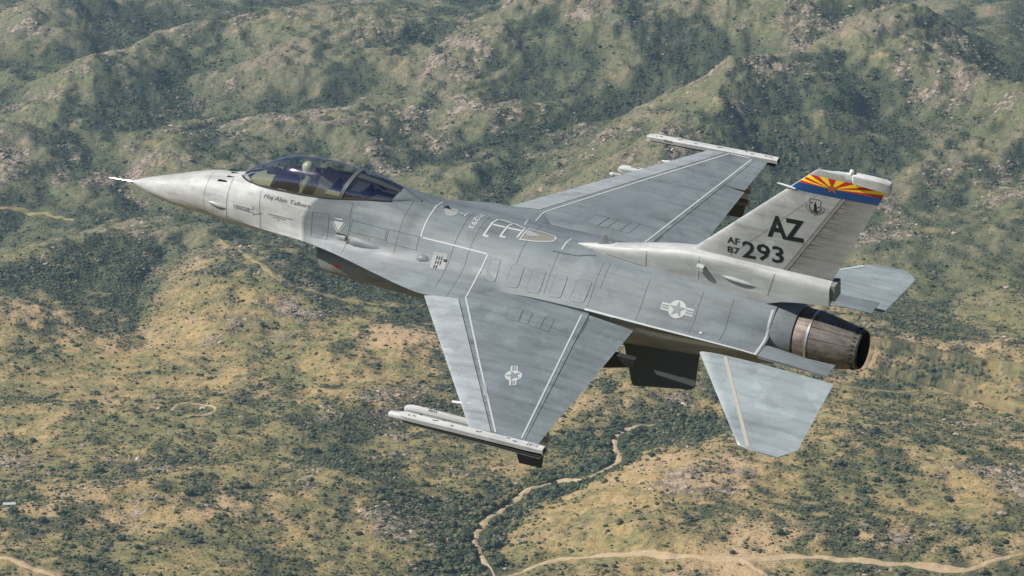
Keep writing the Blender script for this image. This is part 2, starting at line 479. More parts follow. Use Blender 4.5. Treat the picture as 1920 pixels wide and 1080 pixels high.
for key, (P, w) in TRACKS.items():
    S = catmull([(p[0], p[1]) for p in P], max(24, 14 * len(P)))
    S = np.array(S); T = np.gradient(S, axis=0); T /= np.linalg.norm(T, axis=1)[:, None] + 1e-9
    N = np.stack([-T[:, 1], T[:, 0]], 1)
    wig = 1.8 * gnoise(S[:, 0] / 22, S[:, 1] / 22, 9); S = S + N * wig[:, None]
    ww = w * (.85 + .5 * gnoise(S[:, 0] / 30, S[:, 1] / 30, 31) + (.5 * gnoise(S[:, 0] / 12, S[:, 1] / 12, 32) if key == 'wash' else 0))
    ww = ww * np.minimum(1, np.minimum(np.arange(len(S)), np.arange(len(S))[::-1]) / (.12 * len(S)) + .12)
    nx = 7; V = []
    for k in range(nx):
        q = S + N * ((k / (nx - 1) - .5) * ww)[:, None]
        z = height(q[:, 0], q[:, 1]) + .55 - .9 * abs(k / (nx - 1) - .5)
        V.append(np.column_stack([q, z]))
    V = np.stack(V, 1).reshape(-1, 3)
    F = [(a * nx + k, a * nx + k + 1, (a + 1) * nx + k + 1, (a + 1) * nx + k) for a in range(len(S) - 1) for k in range(nx - 1)]
    nm, mt = NAMES[key]
    o = mesh_obj(nm, V, F, mt)
    if o.data.polygons[0].normal.z < 0: o.data.flip_normals()
    o['kind'] = 'structure'

# ---------------- scrub and trees
def leaf_mat(name, stops):
    m, nt, b = new_mat(name)
    oi = nt.nodes.new('ShaderNodeObjectInfo')
    n = noise(nt, coords(nt), 1.6, 3, .6)
    r = nt.nodes.new('ShaderNodeValToRGB'); e = r.color_ramp.elements
    while len(e) < len(stops): e.new(.5)
    for q, (p, c) in zip(e, stops): q.position = p; q.color = (*c, 1)
    nt.links.new(oi.outputs['Random'], r.inputs[0])
    c = mix_rgb(nt, .8, r.outputs[0], ramp(nt, n, [(.35, .55), (.65, 1.3)]), 'MULTIPLY')
    nt.links.new(c, b.inputs['Base Color']); b.inputs['Roughness'].default_value = .85; b.inputs['Specular IOR Level'].default_value = .15
    return m
M_leaf = leaf_mat('scrub_foliage', [(0, (0.038, 0.053, 0.034)), (.40, (0.058, 0.074, 0.044)), (.68, (0.090, 0.100, 0.056)), (.88, (0.140, 0.136, 0.070)), (1, (0.18, 0.155, 0.085))])
M_bark = simple_mat('dark_bark', (0.07, 0.055, 0.042), .9)
M_rock = leaf_mat('weathered_rock', [(0, (0.17, 0.13, 0.105)), (.5, (0.28, 0.215, 0.165)), (.85, (0.40, 0.31, 0.24)), (1, (0.46, 0.40, 0.33))])

def lump_mesh(name, seed, sub, flat, squash, mat, clumps=1, leafy=0):
    """an uneven crown of a few overlapping lumps, roughly 1 m in radius; leafy adds loose leaf clumps round it"""
    rn = random.Random(seed)
    bm = bmesh.new()
    for c in range(clumps):
        t = bmesh.ops.create_icosphere(bm, subdivisions=sub, radius=1.0)
        k = 1.0 if clumps == 1 else rn.uniform(.45, .72)
        off = Vector((0, 0, .55 * squash)) if clumps == 1 else Vector((rn.uniform(-.62, .62), rn.uniform(-.62, .62), rn.uniform(.35, .95) * squash))
        for vv in t['verts']:
            d = vv.co.normalized()
            vv.co = Vector((d.x, d.y, d.z * squash)) * k * rn.uniform(1 - flat, 1 + flat) + off
    for c in range(leafy):
        d = Vector((rn.gauss(0, 1), rn.gauss(0, 1), rn.gauss(.25, .8))).normalized()
        p = Vector((d.x * .95, d.y * .95, .62 * squash + d.z * .75 * squash)) * rn.uniform(.85, 1.15)
        a = Vector((rn.gauss(0, 1), rn.gauss(0, 1), rn.gauss(0, 1))).normalized() * rn.uniform(.10, .2)
        e = a.cross(d).normalized() * rn.uniform(.08, .18)
        bm.faces.new([bm.verts.new(q) for q in (p - a, p - e, p + a, p + e)])
    me = bpy.data.meshes.new(name); bm.to_mesh(me); bm.free()
    me.materials.append(mat)
    return me
# source shapes live in a collection that is not part of the scene
def kinds(cname, meshes):
    c = bpy.data.collections.new(cname)
    for q in meshes: c.objects.link(bpy.data.objects.new(q.name, q))
    return c
SCRUB = kinds('scrub_kinds', [lump_mesh('scrub_shape', s, 1 if s < 3 else 2, .22, .72, M_leaf, 1 if s < 3 else 3) for s in range(6)])
ROCKS = kinds('rock_kinds', [lump_mesh('rock_shape', 40 + s, 1, .30, .62, M_rock, 1) for s in range(5)])

def scatter(name, P, scl, coll, label, seed):
    me = bpy.data.meshes.new(name)
    me.vertices.add(len(P)); me.vertices.foreach_set('co', P.astype(np.float32).ravel())
    a = me.attributes.new('scl', 'FLOAT_VECTOR', 'POINT'); a.data.foreach_set('vector', scl.astype(np.float32).ravel())
    rr = np.random.default_rng(seed)
    a = me.attributes.new('rot', 'FLOAT_VECTOR', 'POINT'); a.data.foreach_set('vector', np.column_stack([rr.normal(0, .12, len(P)), rr.normal(0, .12, len(P)), rr.uniform(0, 6.28, len(P))]).astype(np.float32).ravel())
    a = me.attributes.new('pick', 'INT', 'POINT'); a.data.foreach_set('value', rr.integers(0, 60, len(P)).astype(np.int32))
    me.update()
    o = bpy.data.objects.new(name, me); COL.objects.link(o)
    ng = bpy.data.node_groups.new(name, 'GeometryNodeTree')
    ng.interface.new_socket('Geometry', in_out='INPUT', socket_type='NodeSocketGeometry')
    ng.interface.new_socket('Geometry', in_out='OUTPUT', socket_type='NodeSocketGeometry')
    gi = ng.nodes.new('NodeGroupInput'); go = ng.nodes.new('NodeGroupOutput')
    m2p = ng.nodes.new('GeometryNodeMeshToPoints')
    ci = ng.nodes.new('GeometryNodeCollectionInfo'); ci.inputs['Collection'].default_value = coll
    ci.inputs['Separate Children'].default_value = True; ci.inputs['Reset Children'].default_value = True
    iop = ng.nodes.new('GeometryNodeInstanceOnPoints'); iop.inputs['Pick Instance'].default_value = True
    def na(nm, t):
        n = ng.nodes.new('GeometryNodeInputNamedAttribute'); n.data_type = t; n.inputs[0].default_value = nm
        return [q for q in n.outputs if q.enabled and q.name == 'Attribute'][0]
    e2r = ng.nodes.new('FunctionNodeEulerToRotation')
    L = ng.links.new
    L(gi.outputs[0], m2p.inputs[0]); L(m2p.outputs[0], iop.inputs['Points']); L(ci.outputs[0], iop.inputs['Instance'])
    L(na('pick', 'INT'), iop.inputs['Instance Index']); L(na('scl', 'FLOAT_VECTOR'), iop.inputs['Scale'])
    L(na('rot', 'FLOAT_VECTOR'), e2r.inputs[0]); L(e2r.outputs[0], iop.inputs['Rotation'])
    L(iop.outputs[0], go.inputs[0])
    md = o.modifiers.new('scatter', 'NODES'); md.node_group = ng
    tag(o, label, kind='stuff')
    return o

def cand(n, r0, r1, a):
    r = np.sqrt(rng.uniform(r0 ** 2, r1 ** 2, n)); t = rng.uniform(-R_(a), R_(a), n)
    return r * np.sin(t), r * np.cos(t)
# candidate plants, thinned by the vegetation field
X1, Y1 = cand(400000, 1900, 3300, 13.0)
X2, Y2 = cand(560000, 3300, 5400, 12.5)
SX_, SY_ = np.concatenate([X1, X2]), np.concatenate([Y1, Y2])
vfp = look(FV, SX_, SY_) + .25 * gnoise(SX_ / 11, SY_ / 11, 77)
keep = rng.uniform(0, 1, len(SX_)) < np.clip((vfp + .06) * .92, .12, .95) ** 1.25
keep &= track_clear(SX_, SY_) > 3.5
keep &= rng.uniform(0, 1, len(SX_)) < np.where(SY_ < 3300, .80, .66)
SX_, SY_, vfp = SX_[keep], SY_[keep], vfp[keep]
dW, _ = seg_dist(SX_, SY_, WASH)
size = np.exp(rng.normal(math.log(.74), .50, len(SX_))) * (1 + .55 * np.clip(vfp - .5, 0, 1)) * (1 + .7 * np.exp(-(dW / 45) ** 2))
size = np.clip(size, .4, 3.6)
SZ_ = look(Hf, SX_, SY_) - .12 * size
# the biggest plants nearest the camera stand as trees of their own
px = 960 + 5100 * SX_ / (SY_ * CP - SZ_ * SP)
py = 540 - 5100 * (SY_ * SP + SZ_ * CP) / (SY_ * CP - SZ_ * SP)
inview = (px > 5) & (px < 1915) & (py > 640) & (py < 1078)
under = np.zeros(len(px), bool)
score = np.where(inview, size / SY_, 0)
order = np.argsort(-score)
top = order[:296]
rest = np.ones(len(SX_), bool); rest[top] = False
h2 = rng.uniform(.8, 1.25, len(SX_))
scrub = scatter('desert_scrub', np.column_stack([SX_, SY_, SZ_])[rest], np.column_stack([size * rng.uniform(.85, 1.2, len(size)), size * rng.uniform(.85, 1.2, len(size)), size * h2])[rest], SCRUB,
                'low dark green scrub covering the hillsides', 3)
def tree_mesh(seed):
    rn = random.Random(seed)
    me = lump_mesh('tree', seed, 2, .20, .78, M_leaf, 5, 170)
    bm = bmesh.new(); bm.from_mesh(me)
    for v in bm.verts: v.co.z += .22
    n0 = len(bm.faces)
    tips = [(rn.uniform(-.4, .4), rn.uniform(-.4, .4), rn.uniform(.6, .9)) for _ in range(3)]
    for q in [((0, 0, -.1), (.03, .02, .35), .09)] + [((.03, .02, .33), t, .05) for t in tips]:
        a, c = Vector(q[0]), Vector(q[1]); d = (c - a).normalized(); s1 = d.cross(Vector((1, 0, .1))).normalized(); s2 = d.cross(s1)
        A1 = [bm.verts.new(a + q[2] * (s1 * math.cos(t) + s2 * math.sin(t))) for t in (0, 2.1, 4.2)]
        A2 = [bm.verts.new(c + q[2] * .55 * (s1 * math.cos(t) + s2 * math.sin(t))) for t in (0, 2.1, 4.2)]
        for k in range(3):
            f = bm.faces.new((A1[k], A1[(k + 1) % 3], A2[(k + 1) % 3], A2[k])); f.material_index = 1
    bm.to_mesh(me); bm.free(); me.materials.append(M_bark)
    return me
TREES = [tree_mesh(100 + s) for s in range(7)]
for n_, k in enumerate(top):
    o = bpy.data.objects.new('desert_tree', TREES[n_ % 7]); COL.objects.link(o)
    o.location = (SX_[k], SY_[k], SZ_[k]); o.rotation_euler = (0, 0, rng.uniform(0, 6.28))
    s = size[k] * .95; o.scale = (s, s, s * h2[k])
    if dW[k] < 70: tag(o, 'dark rounded tree in the belt along the sandy wash', 'tree', 'trees along the sandy wash')
    else: tag(o, 'dark rounded tree standing alone on the near grassy slopes', 'tree', 'trees on the near slopes')

# boulders and outcrops
X1, Y1 = cand(120000, 1950, 5300, 13)
rfp = look(FR, X1, Y1) + .25 * gnoise(X1 / 18, Y1 / 18, 5)
keep = (rng.uniform(0, 1, len(X1)) < np.clip((rfp - .20) * 1.8, 0, .95)) & (track_clear(X1, Y1) > 2)
X1, Y1 = X1[keep], Y1[keep]
sz = np.clip(np.exp(rng.normal(math.log(1.3), .55, len(X1))), .4, 5)
print('SCRUB', len(SX_), 'ROCKS', len(X1))
scatter('boulders', np.column_stack([X1, Y1, look(Hf, X1, Y1) - .25 * sz]), np.column_stack([sz, sz * rng.uniform(.7, 1.3, len(sz)), sz * rng.uniform(.5, 1.0, len(sz))]), ROCKS, 'pale boulders breaking through the hillsides', 8)

# ---------------- shed at the edge of the valley
sh = empty('shed'); sh.location = (SHED[0], SHED[1], bilerp_h(*SHED) - .1); sh.rotation_euler = (0, 0, R_(8))
tag(sh, 'small white shed with a pale metal roof alone among the scrub', 'shed')
MB().box(-5, 5, -2.6, 2.6, 0, 2.7).build('wall', simple_mat('white_wall', (.62, .6, .56), .8), sh, False)
MB().loft([[(x, -3.0, 2.65), (x, 0, 3.9), (x, 3.0, 2.65), (x, 0, 3.78)] for x in (-5.4, 5.4)]).build('roof', simple_mat('pale_metal_roof', (.55, .56, .56), .45, .3), sh, False)
MB().box(-1.2, .6, -2.64, -2.58, .05, 2.1).build('door', simple_mat('grey_door', (.16, .16, .16), .7), sh, False)
for x in (-3.6, 2.4): MB().box(x, x + 1.2, -2.63, -2.58, .9, 1.9).build('window', simple_mat('window_glass', (.03, .04, .05), .1), sh, False)

# ================================================================== JET
jet = empty('fighter_jet')
jet.matrix_world = JET_M
tag(jet, 'grey single-engine fighter jet banking over the hills, AZ 293 on its tail', 'fighter jet')

def paint(name, col, rough=0.52, light=None, nose=False, grime=False):
    """weathered low-visibility aircraft paint: mottling, flow streaks, touched-up patches, grime"""
    m, nt, b = new_mat(name)
    v = coords(nt)
    big = noise(nt, v, 1.3, 5, 0.6, 0.4)
    vs = coords(nt, (0.55, 5.0, 5.0))
    streak = noise(nt, vs, 1.6, 5, 0.65, 0.2)
    vp = coords(nt, (1.0, 1.4, 1.4))
    fine = noise(nt, vp, 9.0, 6, 0.7)
    base = col
    if nose:      # pale nose and underside, dark upper rear: the paint scheme's own border
        sep = nt.nodes.new('ShaderNodeSeparateXYZ'); nt.links.new(v, sep.inputs[0])
        def mth(op, a, bb=None):
            n = nt.nodes.new('ShaderNodeMath'); n.operation = op
            for i, q in enumerate((a, bb)):
                if q is None: continue
                if hasattr(q, 'links'): nt.links.new(q, n.inputs[i])
                else: n.inputs[i].default_value = q
            return n.outputs[0]
        z = sep.outputs[2]
        zz = mth('SUBTRACT', z, 0.18)
        bump = mth('MULTIPLY', mth('MULTIPLY', zz, zz), 1.1)
        edge = mth('ADD', bump, 3.62)
        d = mth('MULTIPLY', mth('SUBTRACT', sep.outputs[0], edge), 12.0)
        low = mth('MULTIPLY', mth('ADD', z, 0.11), 20.0)
        fac = mth('MINIMUM', d, low)
        cl = nt.nodes.new('ShaderNodeClamp'); nt.links.new(fac, cl.inputs[0])
        c2 = nt.nodes.new('ShaderNodeClamp'); nt.links.new(mth('MULTIPLY', mth('SUBTRACT', sep.outputs[0], 2.3), 1.2), c2.inputs[0])
        lw = nt.nodes.new('ShaderNodeClamp'); nt.links.new(mth('MULTIPLY', mth('ADD', z, .20), -20.0), lw.inputs[0])
        pale = mix_rgb(nt, mth('MULTIPLY', c2.outputs[0], lw.outputs[0]), light, (0.19, 0.20, 0.205))
        base = mix_rgb(nt, cl.outputs[0], pale, col)
    vo = nt.nodes.new('ShaderNodeTexVoronoi'); vo.distance = 'CHEBYCHEV'; vo.inputs['Scale'].default_value = 1.7
    vo.inputs['Randomness'].default_value = 0.8
    nt.links.new(coords(nt, (1.0, 1.25, 1.1)), vo.inputs['Vector'])
    hs = nt.nodes.new('ShaderNodeSeparateColor'); nt.links.new(vo.outputs['Color'], hs.inputs[0])
    f4 = ramp(nt, hs.outputs[0], [(0.0, 0.91), (0.5, 1.0), (1.0, 1.10)])
    base = mix_rgb(nt, 0.8, base, f4, 'MULTIPLY')
    vo3 = nt.nodes.new('ShaderNodeTexVoronoi'); vo3.distance = 'CHEBYCHEV'; vo3.inputs['Scale'].default_value = 4.3      # sparse touch-up patches
    nt.links.new(coords(nt, (0.7, 1.1, 1.0)), vo3.inputs['Vector'])
    h3 = nt.nodes.new('ShaderNodeSeparateColor'); nt.links.new(vo3.outputs['Color'], h3.inputs[0])
    base = mix_rgb(nt, 0.85, base, ramp(nt, h3.outputs[1], [(0.10, 0.90), (0.16, 1.0), (0.84, 1.0), (0.90, 1.11)]), 'MULTIPLY')
    vo2 = nt.nodes.new('ShaderNodeTexVoronoi'); vo2.inputs['Scale'].default_value = 9.0      # small chips and touched-up spots
    nt.links.new(coords(nt, (0.6, 1.0, 1.0)), vo2.inputs['Vector'])
    chip = ramp(nt, vo2.outputs['Distance'], [(0.0, 1.4), (0.12, 1.0)])
    base = mix_rgb(nt, 0.7, base, chip, 'MULTIPLY')
    f1 = ramp(nt, big, [(0.3, 0.86), (0.52, 1.0), (0.72, 1.1)])
    f2 = ramp(nt, streak, [(0.30, 0.70), (0.48, 1.0), (0.70, 1.18)])
    f3 = ramp(nt, fine, [(0.3, 0.9), (0.6, 1.0), (0.74, 1.1)])
    c = mix_rgb(nt, 0.75, base, f1, 'MULTIPLY')
    c = mix_rgb(nt, 0.8, c, f2, 'MULTIPLY')
    c = mix_rgb(nt, 0.8, c, f3, 'MULTIPLY')
    if grime:     # oil weeping from the rudder hinge, drawn out aft
        sp = nt.nodes.new('ShaderNodeSeparateXYZ'); nt.links.new(v, sp.inputs[0])
        q = nt.nodes.new('ShaderNodeMath'); q.operation = 'MULTIPLY_ADD'; q.inputs[1].default_value = -0.634; q.inputs[2].default_value = -12.71 + 1.02 * 0.634
        nt.links.new(sp.outputs[2], q.inputs[0])
        dd = nt.nodes.new('ShaderNodeMath'); dd.operation = 'ADD'
        nt.links.new(sp.outputs[0], dd.inputs[0]); nt.links.new(q.outputs[0], dd.inputs[1])
        gn = noise(nt, coords(nt, (1.2, 3, 14)), 2.2, 5, 0.7)
        near = ramp(nt, dd.outputs[0], [(-0.0, 0.0), (0.02, 1.0), (0.07, 0.75), (0.40, 0.0)])
        mp = nt.nodes.new('ShaderNodeMapRange'); mp.inputs['From Min'].default_value = -0.09; mp.inputs['From Max'].default_value = 0.0
        nt.links.new(dd.outputs[0], mp.inputs['Value'])
        gate = nt.nodes.new('ShaderNodeMath'); gate.operation = 'MULTIPLY'
        nt.links.new(ramp(nt, gn, [(0.40, 0.0), (0.66, 1.0)]), gate.inputs[0]); nt.links.new(near, gate.inputs[1])
        g2 = nt.nodes.new('ShaderNodeMath'); g2.operation = 'MULTIPLY'
        nt.links.new(mp.outputs[0], g2.inputs[1]); nt.links.new(gate.outputs[0], g2.inputs[0])
        c = mix_rgb(nt, g2.outputs[0], c, (0.055, 0.042, 0.032))
    nt.links.new(c, b.inputs['Base Color'])
    b.inputs['Specular IOR Level'].default_value = 0.34
    rr = ramp(nt, big, [(0.3, max(0, rough - 0.08)), (0.7, rough + 0.12)])
    nt.links.new(rr, b.inputs['Roughness'])
    bp = nt.nodes.new('ShaderNodeBump'); bp.inputs['Strength'].default_value = 0.12; bp.inputs['Distance'].default_value = 0.01
    wav = noise(nt, v, 3.2, 2, 0.5)
    nt.links.new(wav, bp.inputs['Height'])
    nt.links.new(bp.outputs[0], b.inputs['Normal'])
    return m

C_DARK = (0.136, 0.160, 0.175)
C_MID = (0.345, 0.358, 0.358)
C_LIGHT = (0.375, 0.385, 0.385)
M_upper = paint('upper_grey_paint', C_DARK, light=C_LIGHT, nose=True)
M_wing = paint('wing_grey_paint', C_DARK, 0.45)
M_wing_le = paint('leading_edge_paint', (0.235, 0.262, 0.28), 0.4)
M_stab = paint('tailplane_paint', (0.212, 0.248, 0.265), 0.42)
M_mid = paint('tail_grey_paint', C_MID, 0.5)
M_fin = paint('fin_grey_paint', C_MID, 0.5, grime=True)
M_rud = paint('rudder_paint', (0.265, 0.27, 0.262), 0.5, grime=True)
M_under = paint('underside_grey_paint', (0.175, 0.185, 0.19), 0.5)
M_radome = paint('radome_paint', (0.355, 0.362, 0.355), 0.38)
M_rail = paint('launcher_paint', (0.41, 0.425, 0.425), 0.5)
M_vent = simple_mat('ventral_fin_paint', (0.06, 0.07, 0.08), 0.55, spec=0.3)
M_dark = simple_mat('near_black', (0.015, 0.016, 0.018), 0.6)
M_black = simple_mat('black_marking', (0.016, 0.02, 0.024), 0.6, spec=0.2)
M_white = simple_mat('pale_marking_and_sunlit_edge', (0.365, 0.385, 0.385), 0.55, spec=0.3)
M_pale = simple_mat('pale_patch', (0.235, 0.25, 0.255), 0.55, spec=0.3)
M_seam = simple_mat('dark_seam', (0.092, 0.103, 0.114), 0.6, spec=0.2)  # plain dark tone of the panel joints
M_rivet = simple_mat('rivet_wear', (0.26, 0.28, 0.29), 0.55, spec=0.3)
M_metal = simple_mat('bare_metal', (0.62, 0.6, 0.57), 0.35, 1.0)

def pchip(xs, ys):
    xs = np.asarray(xs, float); ys = np.asarray(ys, float)
    h = np.diff(xs); d = np.diff(ys) / h
    m = np.zeros_like(ys); m[0] = d[0]; m[-1] = d[-1]
    for i in range(1, len(xs) - 1):
        if d[i - 1] * d[i] > 0:
            w1 = 2 * h[i] + h[i - 1]; w2 = h[i] + 2 * h[i - 1]
            m[i] = (w1 + w2) / (w1 / d[i - 1] + w2 / d[i])
    def f(x):
        i = min(max(int(np.searchsorted(xs, x)) - 1, 0), len(h) - 1)
        t = min(max((x - xs[i]) / h[i], 0), 1)
        return ((1 + 2 * t) * (1 - t) ** 2 * ys[i] + t * (1 - t) ** 2 * h[i] * m[i]
                + t * t * (3 - 2 * t) * ys[i + 1] + t * t * (t - 1) * h[i] * m[i + 1])
    return f

def circ(zc, r, zs=1.0):
    U = [(r * math.sin(t), zc + r * math.cos(t) * zs) for t in [R_(a) for a in (0, 22.5, 45, 67.5, 90)]]
    L = [(r * math.sin(t), zc + r * math.cos(t) * zs) for t in [R_(a) for a in (90, 112.5, 135, 157.5, 180)]]
    return U, L

# fuselage stations: x, upper half (crown or canopy sill -> chine), lower half (chine -> keel); half widths and heights in metres
ST = [
    (-0.50, *circ(-0.233, 0.012)),
    (-0.44, *circ(-0.231, 0.036)),
    (-0.30, *circ(-0.228, 0.088)),
    (0.00, *circ(-0.213, 0.180)),
    (0.50, *circ(-0.170, 0.290)),
    (1.00, *circ(-0.100, 0.380)),
    (1.42, *circ(-0.052, 0.437)),
    (1.80, [(0, .435), (.18, .395), (.34, .27), (.445, .07), (.472, -.10)], [(.472, -.10), (.44, -.26), (.335, -.395), (.18, -.475), (0, -.505)]),
    (2.10, [(0, .505), (.19, .45), (.365, .295), (.475, .065), (.505, -.15)], [(.505, -.15), (.455, -.29), (.335, -.41), (.18, -.485), (0, -.515)]),
    (2.45, [(.25, .54), (.35, .45), (.45, .29), (.505, .05), (.53, -.19)], [(.53, -.19), (.46, -.305), (.33, -.41), (.18, -.475), (0, -.50)]),
    (2.80, [(.365, .595), (.445, .48), (.51, .30), (.55, .06), (.595, -.165)], [(.595, -.165), (.47, -.29), (.33, -.385), (.18, -.44), (0, -.465)]),
    (3.20, [(.43, .655), (.50, .49), (.555, .30), (.60, .07), (.67, -.125)], [(.67, -.125), (.50, -.26), (.35, -.345), (.18, -.395), (0, -.415)]),
    (3.60, [(.45, .685), (.525, .50), (.585, .30), (.645, .08), (.745, -.085)], [(.745, -.085), (.57, -.21), (.38, -.295), (.19, -.34), (0, -.355)]),
    (4.00, [(.45, .72), (.54, .52), (.615, .31), (.695, .085), (.845, -.05)], [(.845, -.05), (.66, -.18), (.45, -.29), (.22, -.33), (0, -.34)]),
    (4.50, [(.41, .775), (.54, .565), (.64, .34), (.76, .11), (.985, -.02)], [(.985, -.02), (.77, -.13), (.52, -.25), (.25, -.3), (0, -.3)]),
    (5.00, [(.33, .82), (.52, .62), (.66, .38), (.83, .14), (1.135, -.005)], [(1.135, -.005), (.88, -.12), (.6, -.25), (.3, -.3), (0, -.3)]),
    (5.40, [(.21, .815), (.47, .66), (.67, .42), (.88, .165), (1.255, 0)], [(1.255, 0), (.95, -.12), (.7, -.25), (.35, -.3), (0, -.3)]),
    (5.70, [(.06, .80), (.42, .67), (.67, .44), (.91, .175), (1.335, 0)], [(1.335, 0), (1.0, -.12), (.75, -.25), (.38, -.3), (0, -.3)]),
    (6.00, [(0, .765), (.36, .66), (.64, .445), (.92, .185), (1.42, 0)], [(1.42, 0), (1.05, -.11), (.8, -.3), (.45, -.4), (0, -.4)]),
    (6.60, [(0, .705), (.36, .615), (.65, .43), (.93, .19), (1.53, .0)], [(1.525, 0), (1.1, -.11), (.86, -.4), (.5, -.7), (0, -.7)]),
    (7.00, [(0, .69), (.365, .60), (.655, .425), (.93, .195), (1.53, .03)], [(1.53, .03), (1.1, -.11), (.9, -.47), (.58, -.84), (0, -.87)]),
    (7.36, [(0, .68), (.37, .595), (.66, .42), (.93, .20), (1.51, .062)], [(1.51, .062), (1.1, -.11), (.92, -.5), (.62, -.92), (0, -.98)]),
    (7.85, [(0, .675), (.37, .59), (.66, .42), (.90, .215), (1.09, .075)], [(1.09, .075), (1.04, -.11), (.93, -.5), (.62, -.93), (0, -1.0)]),
    (8.60, [(0, .66), (.36, .585), (.655, .415), (.885, .225), (1.05, .10)], [(1.05, .10), (1.02, -.11), (.92, -.48), (.62, -.88), (0, -.96)]),
    (9.40, [(0, .65), (.35, .58), (.645, .415), (.87, .22), (1.05, .105)], [(1.05, .105), (1.0, -.10), (.89, -.44), (.61, -.8), (0, -.90)]),
    (10.4, [(0, .64), (.33, .56), (.61, .385), (.845, .185), (1.055, .075)], [(1.055, .075), (.97, -.08), (.85, -.38), (.59, -.71), (0, -.83)]),
    (11.4, [(0, .60), (.30, .52), (.565, .345), (.79, .14), (1.06, .058)], [(1.06, .058), (.92, -.08), (.78, -.34), (.55, -.66), (0, -.78)]),
    (12.2, [(0, .535), (.27, .465), (.50, .285), (.70, .08), (1.062, .04)], [(1.062, .04), (.86, -.07), (.68, -.3), (.49, -.61), (0, -.735)]),
    (12.62, [(0, .475), (.245, .42), (.45, .255), (.60, .045), (1.062, .014)], [(1.062, .014), (.8, -.07), (.6, -.3), (.44, -.57), (0, -.71)]),
]
SX = [s[0] for s in ST]
SU = [[(pchip(SX, [s[1][k][0] for s in ST]), pchip(SX, [s[1][k][1] for s in ST])) for k in range(5)]]
FU = [(pchip(SX, [s[1][k][0] for s in ST]), pchip(SX, [s[1][k][1] for s in ST])) for k in range(5)]
FL = [(pchip(SX, [s[2][k][0] for s in ST]), pchip(SX, [s[2][k][1] for s in ST])) for k in range(5)]

def fus_ring(x, nu=15, nl=13):
    U = catmull([(a(x), b(x)) for a, b in FU], nu)
    L = catmull([(a(x), b(x)) for a, b in FL], nl)
    for p in (U[0], L[-1]): p[0] = max(p[0], 0)
    right = [(x, p[0], p[1]) for p in U] + [(x, p[0], p[1]) for p in L[1:]]     # crown -> keel
    left = [(x, -p[1], p[2]) for p in right[::-1]]
    return right + left

def fus_part(name, x0, x1, step, mat, cap0=False, cap1=False):
    n = max(2, int(round((x1 - x0) / step)))
    xs = [x0 + (x1 - x0) * i / n for i in range(n + 1)]
    mb = MB(); mb.loft([fus_ring(x) for x in xs], cap=False, closed=False)
    k = len(fus_ring(0))
    # close the crown seam where there is no canopy opening
    for i in range(n):
        if FU[0][0]((xs[i] + xs[i + 1]) / 2) < 0.02:
            a = i * k; mb.f.append((a + k - 1, a, a + k, a + 2 * k - 1))
    if cap1: mb.f.append(tuple(range(n * k, n * k + k)))
    if cap0: mb.f.append(tuple(range(k))[::-1])
    me = bpy.data.meshes.new(name)
    me.from_pydata(mb.v, [], mb.f)
    bm = bmesh.new(); bm.from_mesh(me)
    bmesh.ops.remove_doubles(bm, verts=bm.verts[:], dist=0.0008)
    bmesh.ops.recalc_face_normals(bm, faces=bm.faces[:])
    bm.to_mesh(me); bm.free()
    return link_mesh(name, me, mat, jet, True, 28)

radome = fus_part('radome', -0.50, 1.412, 0.06, M_radome, cap1=True)
fuselage = fus_part('fuselage', 1.42, 12.62, 0.07, M_upper, cap0=True, cap1=True)

# pitot boom on the nose tip
MB().tube([(-1.03, 0, -.269), (-0.97, 0, -.265), (-0.70, 0, -.249), (-0.46, 0, -.232)], [.004, .008, .011, .022], 10).build('pitot_boom', M_metal, jet)

# ---------------- engine nacelle and nozzle
def ring_circle(x, r, zc, n=48, a0=0.0):
    return [(x, r * math.sin(2 * math.pi * (k + a0) / n), zc + r * math.cos(2 * math.pi * (k + a0) / n)) for k in range(n)]
mb = MB(); mb.loft([ring_circle(x, r, z) for x, r, z in ((12.45, .605, -.125), (12.64, .585, -.135), (12.8, .548, -.155), (12.95, .505, -.178), (12.95, .40, -.178))], cap=False)
M_nac = paint('nacelle_paint', (0.175, 0.20, 0.215), 0.45)
nacelle = mb.build('engine_nacelle', M_nac, jet, angle=50)

def metal(name, col, rough, dirt=0.6):
    m, nt, b = new_mat(name)
    v = coords(nt)
    a = noise(nt, v, 5, 6, 0.65, 0.5)
    s = noise(nt, coords(nt, (0.5, 9, 9)), 2.4, 5, 0.6)
    c = mix_rgb(nt, 0.9, col, ramp(nt, a, [(0.3, 0.45), (0.55, 1.0), (0.75, 1.35)]), 'MULTIPLY')
    c = mix_rgb(nt, dirt, c, ramp(nt, s, [(0.33, 0.5), (0.6, 1.15)]), 'MULTIPLY')
    nt.links.new(c, b.inputs['Base Color'])
    b.inputs['Metallic'].default_value = 0.7
    nt.links.new(ramp(nt, a, [(0.3, rough + .15), (0.7, rough)]), b.inputs['Roughness'])
    return m
M_ring = metal('heat_stained_titanium', (0.20, 0.172, 0.15), 0.62)
M_petal = metal('sooty_nozzle_metal', (0.20, 0.178, 0.160), 0.5)
M_soot = simple_mat('nozzle_soot', (0.02, 0.019, 0.018), 0.8)
ZN = -0.19
mb = MB(); mb.loft([ring_circle(x, r, ZN) for x, r in ((12.93, .478), (12.965, .49), (13.19, .482), (13.20, .45))], cap=False)
noz_ring = mb.build('nozzle_ring', M_ring, jet, angle=30)
mb = MB(); mb.loft([ring_circle(x, r, ZN) for x, r in ((13.19, .487), (13.19, .497), (13.225, .495), (13.225, .47))], cap=False)
mb.build('nozzle_band', M_metal, jet, angle=30)
NP = 15
